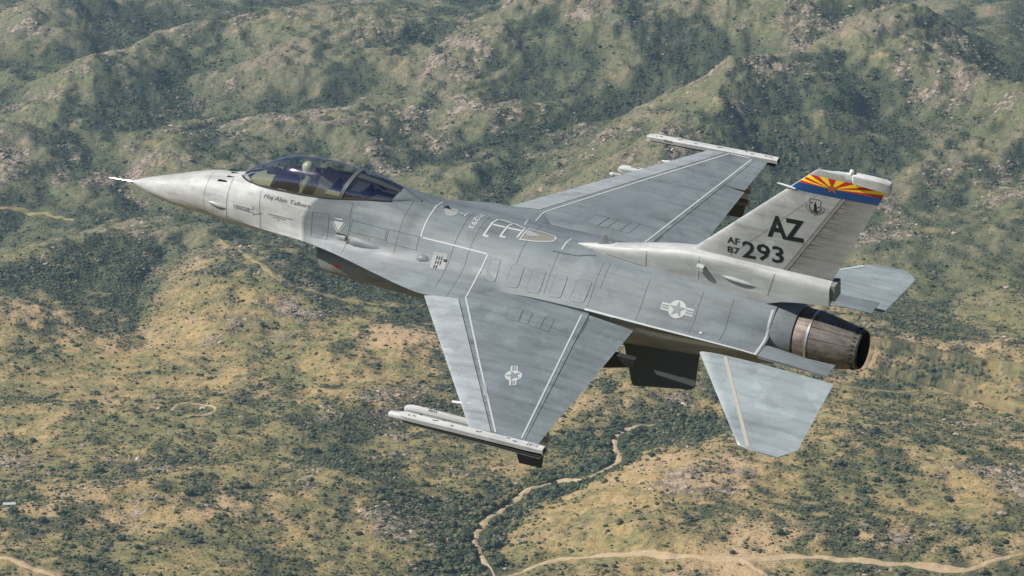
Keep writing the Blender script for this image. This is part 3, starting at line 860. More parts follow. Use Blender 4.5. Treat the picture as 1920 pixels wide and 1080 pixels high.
for k in range(NP):                                    # outer flaps of the nozzle, each its own piece
    rings = []
    for x, r in ((13.21, .486), (13.45, .449), (13.75, .392), (14.02, .332)):
        hw = math.pi / NP * (0.955)
        arc = [-1, -.6, -.2, .2, .6, 1]
        a = 2 * math.pi * k / NP + .1
        out = [(x, (r) * math.sin(a + q * hw), ZN + r * math.cos(a + q * hw)) for q in arc]
        inn = [(x, (r - .018) * math.sin(a + q * hw), ZN + (r - .018) * math.cos(a + q * hw)) for q in arc[::-1]]
        rings.append(out + inn)
    p = MB().loft(rings).build('nozzle_petal', M_petal, jet, angle=30)
    q = MB()
    for s in (-1, 1):                                  # hinge lug at the lip
        aa = a + s * .6 * hw
        M = Matrix.Translation((13.955, .348 * math.sin(aa), ZN + .348 * math.cos(aa))) @ Matrix.Rotation(-aa, 4, 'X') @ Matrix.Rotation(R_(16), 4, 'Y')
        q.box(-.03, .03, -.010, .010, -.012, .010, M)
    q.build('hinge_lug', M_soot, p, smooth=False)
mb = MB(); mb.loft([ring_circle(x, r, ZN) for x, r in ((13.19, .462), (13.7, .37), (14.045, .322), (14.045, .302), (13.6, .29), (12.98, .40))], cap=False)
mb.build('nozzle_liner', M_soot, jet, angle=30)
mb = MB(); mb.loft([ring_circle(x, r, ZN) for x, r in ((13.1, .45), (13.1, .10), (13.05, .01))], cap=False)
mb.build('exhaust_core', M_soot, jet)

# ---------------- air intake under the chin
def intake_ring(x, w, zt, zb, n=40):
    zc = (zt + zb) / 2; h = (zt - zb) / 2; out = []
    for k in range(n):
        a = 2 * math.pi * k / n
        s, c = math.sin(a), math.cos(a)
        e = 0.62
        out.append((x, w * math.copysign(abs(s) ** e, s), zc + h * math.copysign(abs(c) ** (e if c > 0 else .8), c)))
    return out
def lean(ring, k):      # raked lip: the upper edge stands further forward
    zs = [p[2] for p in ring]; zt = max(zs)
    return [(p[0] + k * (zt - p[2]), p[1], p[2]) for p in ring]
INT = [(3.72, .60, -.34, -.885), (3.80, .628, -.315, -.91), (4.1, .65, -.30, -.925), (4.6, .67, -.27, -.94), (5.4, .70, -.22, -.95), (6.2, .74, -.2, -.96), (7.0, .8, -.2, -.98), (8.0, .82, -.2, -1.0), (9.0, .7, -.2, -.95)]
rake = lambda q: lean(intake_ring(*q), .28 * max(0, 1 - (q[0] - 3.72) / 1.6))
mb = MB(); mb.loft([[(p[0] + .08, p[1], p[2]) for p in rake(q)] for q in INT], cap=False)
intake = mb.build('air_intake', M_under, jet, angle=40)
mb = MB(); mb.loft([[(p[0] + .08, p[1], p[2]) for p in rake(q)] for q in ((3.72, .60, -.34, -.885), (3.84, .565, -.375, -.85), (4.6, .53, -.40, -.82), (5.6, .43, -.42, -.78))])
mb.build('intake_duct', M_dark, jet)
MB().tube([(4.22, -.635, -.55), (4.26, -.64, -.55), (4.33, -.645, -.55), (4.38, -.64, -.55)], [.012, .026, .026, .01], 10).build('navigation_light', simple_mat('red_lens', (0.55, 0.02, 0.03), 0.2), jet)

# ---------------- wings
def t_af(xc, t):        # half thickness of a thin symmetric section
    xc = max(0.0, min(1.0, xc))
    return 5 * t * (.2969 * math.sqrt(xc) - .126 * xc - .3516 * xc ** 2 + .2843 * xc ** 3 - .1036 * xc ** 4)
LEX = lambda y: 6.641 + (y - 1.536) * (9.170 - 6.641) / (4.575 - 1.536)
TEX = lambda y: 10.39
HLX = lambda y: 7.285 + (y - 1.474) * (9.59 - 7.285) / (4.60 - 1.474)       # leading-edge flap hinge
HTX = lambda y: 9.56 + (y - 1.05) * (10.165 - 9.56) / (4.574 - 1.05)        # flaperon hinge

def wing_part(name, mat, side, y0, y1, fa, fb, ny=8, nc=8, defl=0.0, hinge=None, t=0.042):
    rings = []
    for i in range(ny + 1):
        y = y0 + (y1 - y0) * i / ny
        le, te = LEX(y), TEX(y); c = te - le
        xa, xb = fa(y), fb(y)
        cs = [xa + (xb - xa) * (j / nc if fa is not LEX else (j / nc) ** 1.8) for j in range(nc + 1)]
        up = [(x, t_af((x - le) / c, t) * c) for x in cs]
        lo = [(x, -z) for x, z in up[::-1]]
        if fa is LEX: lo = lo[:-1]
        r = up + lo
        if defl:
            hx = hinge(y); ca, sa = math.cos(defl), math.sin(defl)
            r = [(hx + (x - hx) * ca + z * sa, z * ca - (x - hx) * sa) for x, z in r]
        rings.append([(x, side * y, z) for x, z in r])
    mb = MB().loft(rings)
    return mb.build(name, mat, jet, angle=30)

wings, flaps, flaperons, wing_tips = {}, {}, {}, {}
for s in (-1, 1):
    wings[s] = wing_part('wing_panel', M_wing, s, 1.0, 4.575, lambda y: HLX(y) + .006, lambda y: HTX(y) - .006, nc=10)
    flaps[s] = wing_part('leading_edge_flap', M_wing_le, s, 1.52, 4.575, LEX, lambda y: HLX(y) - .006, nc=10, defl=R_(-3.5), hinge=HLX)
    flaperons[s] = wing_part('flaperon', M_wing, s, 1.075, 3.525, lambda y: HTX(y) + .006, TEX, nc=6, defl=R_(4.5), hinge=HTX)
    wing_tips[s] = wing_part('trailing_edge_panel', M_wing, s, 3.54, 4.575, lambda y: HTX(y) + .004, TEX, nc=5)
    for y in (4.31, 4.05, 3.62):                                        # static discharge wicks
        MB().box(10.31, 10.43, s * y - .005, s * y + .005, .0, .009).build('static_wick', M_under, jet, smooth=False)

# shelf beside the nozzle with its split speed brakes
speed = {}
for s in (-1, 1):
    for up in (1, -1):
        rings = []
        for x, h in ((12.63, .032), (12.95, .032), (13.4, .024), (13.885, .010)):
            yi = .70 if x < 12.7 else (.74 if x < 13.2 else .80)
            yo = 1.062 + (x - 12.63) * .065
            z0 = up * .004; z1 = up * h
            zb = -.012
            rings.append([(x, s * yi, zb + z0), (x, s * yo, zb + z0), (x, s * yo, zb + z1 * .8), (x, s * (yi + .1), zb + z1)])
        b = MB().loft(rings).build('speed_brake', M_wing if up > 0 else M_under, jet, angle=25)
        if up > 0: speed[s] = b

# ---------------- all-moving tailplanes
stabs = {}
for s in (-1, 1):
    rings = []
    for y in (1.10, 1.35, 1.7, 2.1, 2.45, 2.60, 2.70, 2.80, 2.84):
        le = 11.60 + (y - 1.10) * (13.035 - 11.60) / 1.70
        if y > 2.80: le = 13.035 + (y - 2.80) * 6
        te = 13.975 if y <= 2.60 else 13.985 - (y - 2.60) * (13.985 - 13.74) / .24
        c = te - le
        zc = -.160 - (y - 1.10) * .1845
        tt = (.05 - .018 * (y - 1.1) / 1.74)
        up, n = [], 10
        full = 13.98 - le
        for j in range(n + 1):
            x = le + c * (j / n) ** 1.6
            up.append((x, t_af((x - le) / full, tt) * full))
        r = up + [(x, -z) for x, z in up[::-1][:-1]]
        rings.append([(x, s * y, zc + z) for x, z in r])
    stabs[s] = MB().loft(rings).build('tailplane', M_stab, jet, angle=30)

# ---------------- vertical tail
FLE = lambda z: 11.05 + (z - 1.107) * 1.0985
FTE = lambda z: 13.515 + (z - 1.06) * 0.4786
FHX = lambda z: 12.71 + (z - 1.02) * 0.634
def fin_part(name, mat, z0, z1, fa, fb, nz=8, nc=8, t=0.05):
    rings = []
    for i in range(nz + 1):
        z = z0 + (z1 - z0) * i / nz
        le, te = FLE(z), FTE(z); c = te - le
        xa, xb = fa(z), fb(z)
        cs = [xa + (xb - xa) * (j / nc) ** (1.7 if fa is FLE else 1) for j in range(nc + 1)]
        lf = [(x, -max(t_af((x - le) / c, t) * c, .006 if x > te - .5 else 0)) for x in cs]
        rt = [(x, -y) for x, y in lf[::-1]]
        if fa is FLE: rt = rt[:-1]
        rings.append([(x, y, z) for x, y in lf + rt])
    return MB().loft(rings).build(name, mat, jet, angle=30)
FT = 2.86
fin = fin_part('tail_fin', M_fin, .95, 3.115, FLE, lambda z: FHX(z) - .006, nc=12)
rudder = fin_part('rudder', M_rud, 1.065, FT, lambda z: FHX(z) + .006, FTE)
fin_tip = fin_part('fin_tip', M_rud, FT + .006, 3.10, lambda z: FHX(z) - .004, FTE, nz=3, nc=6)
MB().box(-.02, .02, -.008, .008, 0, 2.14, Matrix.Translation((FHX(1.06), 0, 1.06)) @ Matrix.Rotation(math.atan(.634), 4, 'Y')).build('rudder_hinge', M_dark, fin, smooth=False)
rings = []
for x, w, zb, zt in ((13.40, .012, 3.075, 3.11), (13.6, .026, 3.06, 3.14), (13.86, .034, 3.05, 3.16), (13.89, .058, 3.01, 3.168), (14.2, .062, 2.985, 3.165), (14.43, .06, 2.965, 3.15), (14.50, .045, 2.965, 3.13)):
    rings.append([(x, -w, zb), (x, -w, zt - .02), (x, -w * .8, zt), (x, w * .8, zt), (x, w, zt - .02), (x, w, zb)])
fin_cap = MB().loft(rings).build('fin_cap_fairing', M_rail, jet, angle=25)
MB().tube([(13.84, 0, 3.16), (13.85, 0, 3.215), (13.86, 0, 3.23)], [.04, .038, .012], 10).build('anti_collision_light', simple_mat('clear_lens', (.75, .75, .72), .15), jet)
MB().tube([(12.56, -.0, 2.70), (12.62, 0, 2.70), (12.84, -.025, 2.688), (12.90, -.035, 2.684)], [.008, .017, .017, .008], 8).build('fin_probe', M_rail, jet)
MB().tube([(14.0, -.035, 2.085), (14.1, -.03, 2.08)], [.02, .006], 8).build('fin_light', M_white, jet)

# dorsal fairing that carries the fin
rings = []
for x, w, zb, zt in ((8.86, .012, .58, .66), (9.05, .05, .5, .70), (9.25, .092, .45, .735), (9.55, .135, .44, .80), (9.9, .158, .44, .875), (10.3, .172, .43, .965), (10.7, .182, .42, 1.045), (11.1, .19, .41, 1.10), (11.6, .194, .40, 1.11),
                     (12.1, .195, .38, 1.10), (12.45, .195, .47, 1.09), (12.7, .193, .56, 1.08), (13.0, .188, .615, 1.068), (13.3, .18, .65, 1.052), (13.52, .172, .665, 1.04)):
    h = zt - zb
    ring = [(0.0, zt), (.45, zt - .004), (.78, zt - .028 * min(1, h / .3)), (.96, zt - .085 * min(1, h / .4)), (1.0, zt - .16 * min(1, h / .4)), (1.05, zb + .42 * h), (1.12, zb + .12 * h), (1.14, zb)]
    half = [(x, -w * a, b) for a, b in ring]
    rings.append(half + [(p[0], -p[1], p[2]) for p in half[::-1]][:-1])
dorsal = MB().loft(rings).build('dorsal_fairing', M_mid, jet, angle=40)
MB().box(13.525, 13.60, -.13, .13, .74, 1.03).build('tail_light_housing', M_under, jet)
# small fittings on the fairing: scoop, streamlined blister, blade aerial
rings = [[(x, -.196 - d, z + h), (x, -.19, z + h + .02), (x, -.19, z - h - .02), (x, -.196 - d, z - h)] for x, d, h, z in ((11.20, .07, .035, .885), (11.32, .075, .035, .87), (11.33, .02, .03, .865))]
MB().loft(rings).build('air_scoop', M_rail, jet, smooth=False)
rings = []
for k in range(9):
    u = k / 8; r = math.sin(math.pi * u) ** .7 * .035 + .002
    x = 11.62 + .62 * u; z = .80 - .06 * u
    rings.append([(x, -.203 - .9 * r * math.cos(t), z + r * 1.1 * math.sin(t)) for t in [2 * math.pi * j / 10 for j in range(10)]])
MB().loft(rings).build('streamline_blister', M_mid, jet)
rings = []
for z, a, b, w in ((.60, 9.17, 9.44, .016), (.80, 9.27, 9.44, .012), (.955, 9.335, 9.43, .008)):
    rings.append([(a, 0, z), ((a + b) / 2, -w, z), (b, 0, z), ((a + b) / 2, w, z)])
MB().loft(rings).build('blade_aerial', M_pale, jet)

# ---------------- ventral fins
for s in (-1, 1):
    f = lambda x, z: (x, s * (.60 + .27 * (-.66 - z)), z)
    out = [(9.93, -.60), (11.36, -.60), (11.32, -1.20), (11.27, -1.245), (10.22, -1.42), (10.17, -1.39)]
    a = [f(x, z) for x, z in out]
    rings = [[(p[0], p[1] + s * d, p[2]) for p in a] for d in (.018, -.018)]
    MB().loft(rings).build('ventral_fin', M_vent, jet, smooth=False)
# ---------------- launchers and pylons
def rail(side, y, x0, x1, z, w, h, name='wingtip_launcher', rise=0.0, nose=0.22):
    """long shallow launcher beam with a rounded nose"""
    rings = []
    n = 7
    for i in range(n):
        u = i / (n - 1)
        x = x0 + nose * (1 - math.cos(u * math.pi / 2)); k = math.sin(u * math.pi / 2) ** .8 * .97 + .03
        rings.append((x, k))
    rings += [(x0 + (x1 - x0) * q, 1) for q in (.3, .6, .9)] + [(x1, .9)]
    R = []
    for x, k in rings:
        zc = z + rise * (x - x0) / (x1 - x0)
        pts = [(-1, -.7), (-1, .62), (-.72, 1), (.72, 1), (1, .62), (1, -.7), (.6, -1), (-.6, -1)]
        R.append([(x, side * y + a * w * k, zc + b * h * k) for a, b in pts])
    mb = MB().loft(R)
    o = mb.build(name, M_rail, jet, angle=25)
    return o
tiprail = {}
for s in (-1, 1):
    o = rail(s, 4.665, 7.92, 10.56, -.035, .065, .055, rise=.05)
    tiprail[s] = o
    # slot and lower rail under the beam
    MB().box(8.02, 10.50, s * 4.69 - .045, s * 4.69 + .035, -.112, -.076).build('launcher_slot', M_dark, o, smooth=False)
    MB().box(7.98, 10.50, s * 4.70 - .03, s * 4.70 + .032, -.13, -.112).build('launcher_shoe', M_rail, o, smooth=False)
    MB().box(10.555, 10.575, s * 4.665 - .04, s * 4.665 + .04, -.03, .045).build('launcher_end', M_dark, o, smooth=False)
# domed seeker cover on the near tip launcher
MB().tube([(7.73, -4.665, -.075), (7.745, -4.665, -.074), (7.775, -4.665, -.073), (7.82, -4.665, -.07), (8.1, -4.665, -.06)], [.012, .042, .062, .066, .066], 14).build('launcher_nose_cap', M_rail, tiprail[-1])

for s in (-1, 1):                       # catches, sockets and scuffs along the launchers
    q = MB()
    for k, x in enumerate((8.12, 8.2, 8.55, 8.62, 8.9, 9.35, 9.42, 9.9, 10.02)):
        z = -.035 + .05 * (x - 7.92) / 2.64 + .055
        q.box(x, x + .03 + .02 * (k % 3), s * 4.665 - .03 + .012 * (k % 4), s * 4.665 - .012 + .012 * (k % 4), z - .004, z + .004)
    q.build('launcher_catch', M_dark, tiprail[s], smooth=False)
unders, missiles = {}, {}
for s in (-1, 1):
    y = 4.02
    MB().box(8.95, 10.28, s * y - .045, s * y + .045, -.36, -.01).build('wing_pylon', M_under, jet, smooth=False)
    o = rail(s, y, 7.62, 10.25, -.44, .06, .085, name='underwing_launcher', rise=.03)
    unders[s] = o
    q = MB()
    for k, x in enumerate((7.95, 8.25, 8.32, 8.37, 8.52, 8.56)):
        for e in (-1, 1): q.box(x, x + .035 + .02 * (k % 2), s * y + e * .0615 - .003, s * y + e * .0615 + .003, -.44 - .03 * (k % 3), -.415 - .03 * (k % 3))
    q.build('launcher_catch', M_dark, o, smooth=False)
    MB().tube([(8.54, s * 4.0, -.06), (8.56, s * 4.0, -.06), (8.78, s * 4.0, -.03), (8.88, s * 4.0, 0.0)], [.02, .026, .026, .018], 10).build('wing_probe', M_rail, jet)
    # inner pylon, tapering away behind the flaperon
    a = [(8.6, -.05), (10.75, -.10), (10.72, -.25), (10.2, -.40), (8.5, -.55), (8.2, -.3)]
    rings = [[(x, s * 1.75 + d, z) for x, z in a] for d in (-.05, .05)]
    MB().loft(rings)  .build('wing_pylon', M_dark, jet, smooth=False)  # near-black colour puts in the shade under the wing

def missile(s):
    m = empty('training_missile')
    m.matrix_world = JET_M @ Matrix.Translation((7.44, s * 4.02, -.585))
    b = MB().tube([(0, 0, 0), (.02, 0, 0), (.07, 0, 0), (.16, 0, 0), (2.75, 0, .0), (2.80, 0, 0)], [.006, .03, .045, .062, .064, .05], 12).build('missile_body', M_rail if s < 0 else simple_mat('brown_grey_body', (.16, .145, .12), .5), m)
    MB().tube([(-.012, 0, 0), (0.02, 0, 0), (.072, 0, 0)], [.005, .032, .047], 12).build('seeker_dome', M_white, m)
    fm = simple_mat('blue_black_fin', (0.012, 0.028, 0.05), 0.5) if s < 0 else M_vent
    rings = [[(x, d, z) for x, z in ((2.22, -.05), (2.74, -.05), (2.68, -.34), (2.27, -.36))] for d in (-.009, .009)]
    MB().loft(rings).build('tail_fin', fm, m, smooth=False)
    if s > 0:
        rings = [[(x, d, z) for x, z in ((.30, .02), (.62, .02), (.56, .30), (.50, .32))] for d in (-.008, .008)]
        MB().loft(rings).build('canard_fin', M_rail, m, smooth=False)
    return m
missiles[-1] = tag(missile(-1), 'slim missile with a blue tail fin hung under the near left wing', 'missile', 'training missiles under the wings')
missiles[1] = tag(missile(1), 'slim missile with a pale pointed nose under the far right wing', 'missile', 'training missiles under the wings')

# ---------------- canopy
m, nt, b = new_mat('tinted_canopy_acrylic')
nt.nodes.remove(b)
out = nt.nodes['Material Output']
tr = node(nt, 'ShaderNodeBsdfTransparent'); tr.inputs[0].default_value = (0.84, 0.89, 0.80, 1)
gl = node(nt, 'ShaderNodeBsdfGlossy'); gl.inputs['Roughness'].default_value = 0.06; gl.inputs[0].default_value = (0.78, 0.72, 1.0, 1)
fr = node(nt, 'ShaderNodeFresnel')
geo = node(nt, 'ShaderNodeNewGeometry')          # a thin sheet reflects alike from both sides
ir = node(nt, 'ShaderNodeMath', operation='MULTIPLY_ADD'); ir.inputs[1].default_value = 1 / 1.55 - 1.55; ir.inputs[2].default_value = 1.55
nt.links.new(geo.outputs['Backfacing'], ir.inputs[0]); nt.links.new(ir.outputs[0], fr.inputs[0])
ad = node(nt, 'ShaderNodeMath', operation='MULTIPLY_ADD'); nt.links.new(fr.outputs[0], ad.inputs[0]); ad.inputs[1].default_value = 1.0; ad.inputs[2].default_value = 0.14
mx = node(nt, 'ShaderNodeMixShader')
nt.links.new(ad.outputs[0], mx.inputs[0]); nt.links.new(tr.outputs[0], mx.inputs[1]); nt.links.new(gl.outputs[0], mx.inputs[2])
nt.links.new(mx.outputs[0], out.inputs[0])
M_glass = m

cx = [2.07, 2.26, 2.52, 2.78, 3.02, 3.39, 3.86, 4.20, 4.56, 4.98, 5.42, 5.80]
cb = [.0, .150, .265, .350, .410, .455, .450, .375, .280, .180, .09, .012]
CB = pchip(cx, cb)
SY = lambda x: max(FU[0][0](x), 0.0)
SZ = lambda x: FU[0][1](x)
def can_pt(x, th, off=0.0):
    k = CB(x); a = SY(x)
    if x < 2.45: a = .25 * math.sqrt(max(0, (x - 2.07) / .38))
    return Vector((x, (a + off) * math.sin(th), SZ(x) - .012 + (k + off) * math.cos(th)))
def can_x(x, th):      # the bow leans back towards its top
    g = max(0.0, min(1.0, (x - 3.2) / 1.1)); g *= max(0.0, min(1.0, (5.9 - x) / 1.0))
    return x + .13 * g * math.cos(th)
def can_part(name, mat, x0, x1, t0, t1, nx, nt_, off=0.0, thick=None):
    V, F = [], []
    for i in range(nx + 1):
        x = x0 + (x1 - x0) * i / nx
        for j in range(nt_ + 1):
            th = t0 + (t1 - t0) * j / nt_
            V.append(can_pt(can_x(x, th), th, off))
    w = nt_ + 1
    for i in range(nx):
        for j in range(nt_):
            F.append((i * w + j, i * w + j + 1, i * w + w + j + 1, i * w + w + j))
    if thick:
        n = len(V)
        for i in range(nx + 1):
            x = x0 + (x1 - x0) * i / nx
            for j in range(nt_ + 1):
                th = t0 + (t1 - t0) * j / nt_
                V.append(can_pt(can_x(x, th), th, off - thick))
        F += [tuple(q + n for q in f[::-1]) for f in F[:nx * nt_]]
        rim = [i * w for i in range(nx + 1)] + [nx * w + j for j in range(1, w)] + [i * w + w - 1 for i in range(nx - 1, -1, -1)] + [j for j in range(w - 2, 0, -1)]
        for a, c in zip(rim, rim[1:] + rim[:1]): F.append((a, c, c + n, a + n))
    return mesh_obj(name, V, F, mat, jet, True, 40)
M_tub2 = simple_mat('spine_strip_paint', (0.045, 0.05, 0.055), 0.45)
H = math.pi / 2
canopy = can_part('canopy_glass', M_glass, 2.072, 4.36, -H, H, 44, 32)
M_frame = simple_mat('canopy_frame_paint', (0.085, 0.095, 0.10), 0.35)
bow = can_part('canopy_bow', M_frame, 4.35, 4.425, -H, H, 3, 28, .012, .03)
for s in (-1, 1):
    t = (R_(-87), R_(-8.5)) if s < 0 else (R_(8.5), R_(87))
    can_part('aft_window', M_glass, 4.44, 5.33, t[0], t[1], 12, 8)
can_part('aft_canopy_spine', M_tub2, 4.44, 5.34, R_(-9), R_(9), 12, 8, .004, .02)
can_part('aft_canopy_cap', M_upper, 5.32, 5.80, -H, H, 8, 20, .004, .02)
# sill strip and seal round the opening
for s in (-1, 1):
    pts = []
    for i in range(46):
        x = 2.085 + (5.34 - 2.085) * i / 45
        p = can_pt(x, s * H); pts.append((p.x, p.y, SZ(x) + .002))
    MB().tube(pts, .016, 6).build('canopy_seal', M_dark, jet)

# ---------------- cockpit inside
M_tub = simple_mat('cockpit_dark_grey', (0.045, 0.047, 0.05), 0.8)  # plain dark grey of the tub lining
M_coam = simple_mat('olive_glareshield', (0.20, 0.19, 0.12), 0.8)
M_seat = simple_mat('seat_khaki', (0.20, 0.185, 0.13), 0.85)
M_seatd = simple_mat('seat_dark', (0.03, 0.032, 0.035), 0.6)
tub = []
xs = [2.2 + 3.2 * i / 16 for i in range(17)]
for x in xs:
    a = max(SY(x) - .02, .03); z = SZ(x) - .01
    tub.append([(x, -a, z), (x, -a * .95, .12), (x, a * .95, .12), (x, a, z)])
mb = MB(); mb.loft(tub, cap=False, closed=False); mb.f += [(0, 1, 2, 3), (64, 65, 66, 67)]
mb.build('cockpit_tub', M_tub, jet, smooth=False)
rings = []
for x, w, z0, z1 in ((2.30, .16, .40, .545), (2.5, .25, .4, .615), (2.72, .31, .35, .70), (2.86, .32, .3, .72)):
    rings.append([(x, -w, z0), (x, -w, z1 - .1), (x, -w * .55, z1), (x, w * .55, z1), (x, w, z1 - .1), (x, w, z0)])
MB().loft(rings).build('glareshield', M_coam, jet, angle=30)
MB().box(2.862, 2.90, -.31, .31, .2, .66).build('instrument_panel', M_seatd, jet, smooth=False)
hud = MB()
hud.box(2.66, 2.86, -.09, .09, .70, .76)
hud.build('sight_unit', M_seatd, jet, smooth=False)
V = [(2.78, -.11, .76), (2.78, .11, .76), (2.93, .11, .95), (2.93, -.11, .95)]
mesh_obj('sight_glass', V + [(x + .008, y, z) for x, y, z in V], [(0, 1, 2, 3), (7, 6, 5, 4), (0, 4, 5, 1), (1, 5, 6, 2), (2, 6, 7, 3), (3, 7, 4, 0)], M_glass, jet, False)
for s in (-1, 1):
    MB().box(2.95, 4.1, s * .36 - .06, s * .36 + .06, .3, .50).build('side_console', M_seatd, jet, smooth=False)
MB().box(3.02, 3.20, -.40, -.31, .50, .60, Matrix.Identity(4)).build('map_case', M_pale, jet, smooth=False)
seat = MB()
M30 = Matrix.Translation((3.60, 0, .25)) @ Matrix.Rotation(R_(28), 4, 'Y')
seat.box(-.06, .14, -.24, .24, -.05, .60, M30)
seat.box(-.10, .16, -.16, .16, .58, .73, M30)
seat.box(3.15, 3.75, -.23, .23, .18, .32)
seat.build('ejection_seat', M_seat, jet, smooth=False)
q = MB(); q.box(-.12, .18, -.12, .12, .73, .80, M30); q.box(.14, .24, -.17, .17, .1, .66, M30)
q.box(4.45, 4.75, -.15, .15, .55, .80); q.box(4.7, 5.2, -.2, .2, .45, .7)
q.build('seat_headbox', M_seatd, jet, smooth=False)
MB().box(4.02, 4.35, -.33, -.20, .45, .74).build('avionics_box', M_seat, jet, smooth=False)

# ---------------- pilot
M_suit = simple_mat('flight_suit_green', (0.155, 0.158, 0.10), 0.85)
M_vest = simple_mat('survival_vest', (0.10, 0.10, 0.065), 0.9)
M_helm = simple_mat('helmet_grey', (0.46, 0.47, 0.40), 0.35)
M_visor = simple_mat('dark_visor', (0.02, 0.02, 0.025), 0.08)
M_skin = simple_mat('skin', (0.42, 0.26, 0.19), 0.55)
M_glove = simple_mat('flight_glove', (0.12, 0.115, 0.075), 0.8)
pilot = empty('person')
PO = Vector((3.48, 0, .355))
pilot.matrix_world = JET_M @ Matrix.Translation(PO)
tag(pilot, 'pilot in grey helmet, oxygen mask and green flight suit seated under the canopy', 'person')
def skin_body(name, pts, edges, rad, mat, parent, levels=2, root=0):
    me = bpy.data.meshes.new(name)
    me.from_pydata(pts, edges, [])
    o = bpy.data.objects.new(name, me); COL.objects.link(o)
    md = o.modifiers.new('skin', 'SKIN'); md.use_smooth_shade = True
    for i, r in enumerate(rad):
        sv = me.skin_vertices[0].data[i]
        sv.radius = r if isinstance(r, tuple) else (r, r)
        sv.use_root = (i == root)
    sd = o.modifiers.new('sub', 'SUBSURF'); sd.levels = levels; sd.render_levels = levels
    dg = bpy.context.evaluated_depsgraph_get()
    m2 = bpy.data.meshes.new_from_object(o.evaluated_get(dg))
    o.modifiers.clear(); o.data = m2
    m2.materials.clear(); m2.materials.append(mat)
    m2.shade_smooth()
    o.parent = parent
    return o
# pelvis, waist, chest, neck, head base; shoulders, elbows, wrists; hips, knees, ankles (pilot frame: x aft)
pts = [(0.02, 0, -.12), (0.06, 0, .06), (.10, 0, .27), (.08, 0, .43), (.055, 0, .50), (0.03, 0, .54),
       (.085, -.20, .40), (-.02, -.29, .15), (-.28, -.25, .06), (-.36, -.25, .06),
       (.085, .20, .40), (-.02, .29, .15), (-.28, .29, .06), (-.36, .29, .06),
       (0, -.11, -.13), (-.42, -.13, -.05), (-.78, -.13, -.26),
       (0, .11, -.13), (-.42, .13, -.05), (-.78, .13, -.26)]
edges = [(0, 1), (1, 2), (2, 3), (3, 4), (4, 5), (3, 6), (6, 7), (7, 8), (8, 9), (3, 10), (10, 11), (11, 12), (12, 13), (0, 14), (14, 15), (15, 16), (0, 17), (17, 18), (18, 19)]
rad = [(.15, .13), (.15, .12), (.17, .13), (.12, .10), .065, .06, .075, .058, .042, .04, .075, .058, .042, .04, .095, .075, .06, .095, .075, .06]
skin_body('body', pts, edges, rad, M_suit, pilot)
rings = []
for z, a, w, x in ((-.05, .13, .17, .05), (.06, .145, .19, .07), (.18, .16, .215, .085), (.30, .155, .225, .085), (.39, .12, .20, .08), (.44, .07, .10, .07)):
    rings.append([(x + a * math.cos(t), w * math.copysign(abs(math.sin(t)) ** .8, math.sin(t)), z) for t in [2 * math.pi * j / 18 for j in range(18)]])
MB().loft(rings).build('flight_jacket', M_suit, pilot, angle=80)
# vest panel with harness straps
vb = MB()
for s in (-1, 1):
    vb.tube([(.05, s * .12, .43), (-.075, s * .11, .28), (-.09, s * .10, .06)], [.045, .06, .05], 8)
vb.build('survival_vest', M_vest, pilot)
# head with face, helmet and mask
hd = Vector((.03, 0, .60))
Mh = Matrix.Translation(hd) @ Matrix.Rotation(R_(-12), 4, 'Z') @ Matrix.Rotation(R_(8), 4, 'Y')
def blob(c, r, n=14, m=10, M=None, cut=None):
    rings = []
    for i in range(m + 1):
        a = math.pi * i / m
        rings.append([(M or Matrix()) @ Vector((c[0] + r[0] * max(math.sin(a), .02) * math.cos(2 * math.pi * j / n), c[1] + r[1] * max(math.sin(a), .02) * math.sin(2 * math.pi * j / n), c[2] + r[2] * math.cos(a))) for j in range(n)])
    return rings
MB().loft(blob((-.012, 0, -.03), (.095, .075, .12), M=Mh)).build('head', M_skin, pilot)
helmet = MB().loft(blob((.012, 0, .0), (.128, .122, .138), M=Mh)).build('helmet', M_helm, pilot)
MB().loft(blob((-.045, 0, -.012), (.096, .112, .062), M=Mh)).build('visor', M_visor, helmet)
mask = MB(); mask.loft(blob((-.115, 0, -.085), (.05, .05, .06), 10, 8, M=Mh))
mask.tube([Mh @ Vector(p) for p in ((-.13, 0, -.12), (-.14, -.02, -.2), (-.09, -.08, -.3), (-.04, -.13, -.36))], .022, 8)
mask.build('oxygen_mask', M_seatd, pilot)
# gloved hands: palm, four curled fingers and a thumb closed round the controls
for s, w in ((-1, (-.36, -.25, .06)), (1, (-.36, .29, .06))):
    hp = [w, (w[0] - .05, w[1], w[2] + .005), (w[0] - .09, w[1], w[2] + .01)]
    he = [(0, 1), (1, 2)]; hr = [(.034, .028), (.042, .026), (.040, .024)]
    for k, L in enumerate((.034, .038, .036, .028)):
        yy = w[1] + (-.030 + .020 * k)
        n = len(hp)
        hp += [(w[0] - .095, yy, w[2] + .012), (w[0] - .095 - L, yy, w[2] - .002), (w[0] - .10 - L, yy, w[2] - .03), (w[0] - .08 - L * .6, yy, w[2] - .05)]
        he += [(2, n), (n, n + 1), (n + 1, n + 2), (n + 2, n + 3)]; hr += [.0105, .0095, .009, .008]
    n = len(hp); ty = -s
    hp += [(w[0] - .05, w[1] + ty * .042, w[2] - .008), (w[0] - .085, w[1] + ty * .052, w[2] - .028), (w[0] - .115, w[1] + ty * .04, w[2] - .045)]
    he += [(1, n), (n, n + 1), (n + 1, n + 2)]; hr += [.014, .012, .010]
    skin_body('hand', hp, he, hr, M_glove, pilot, 1)
for s, y in ((-1, -.25), (1, .29)):
    MB().tube([(3.17, y, .35), (3.17, y, .50), (3.165, y, .53)], [.02, .018, .012], 8).build('control_grip', M_seatd, jet)
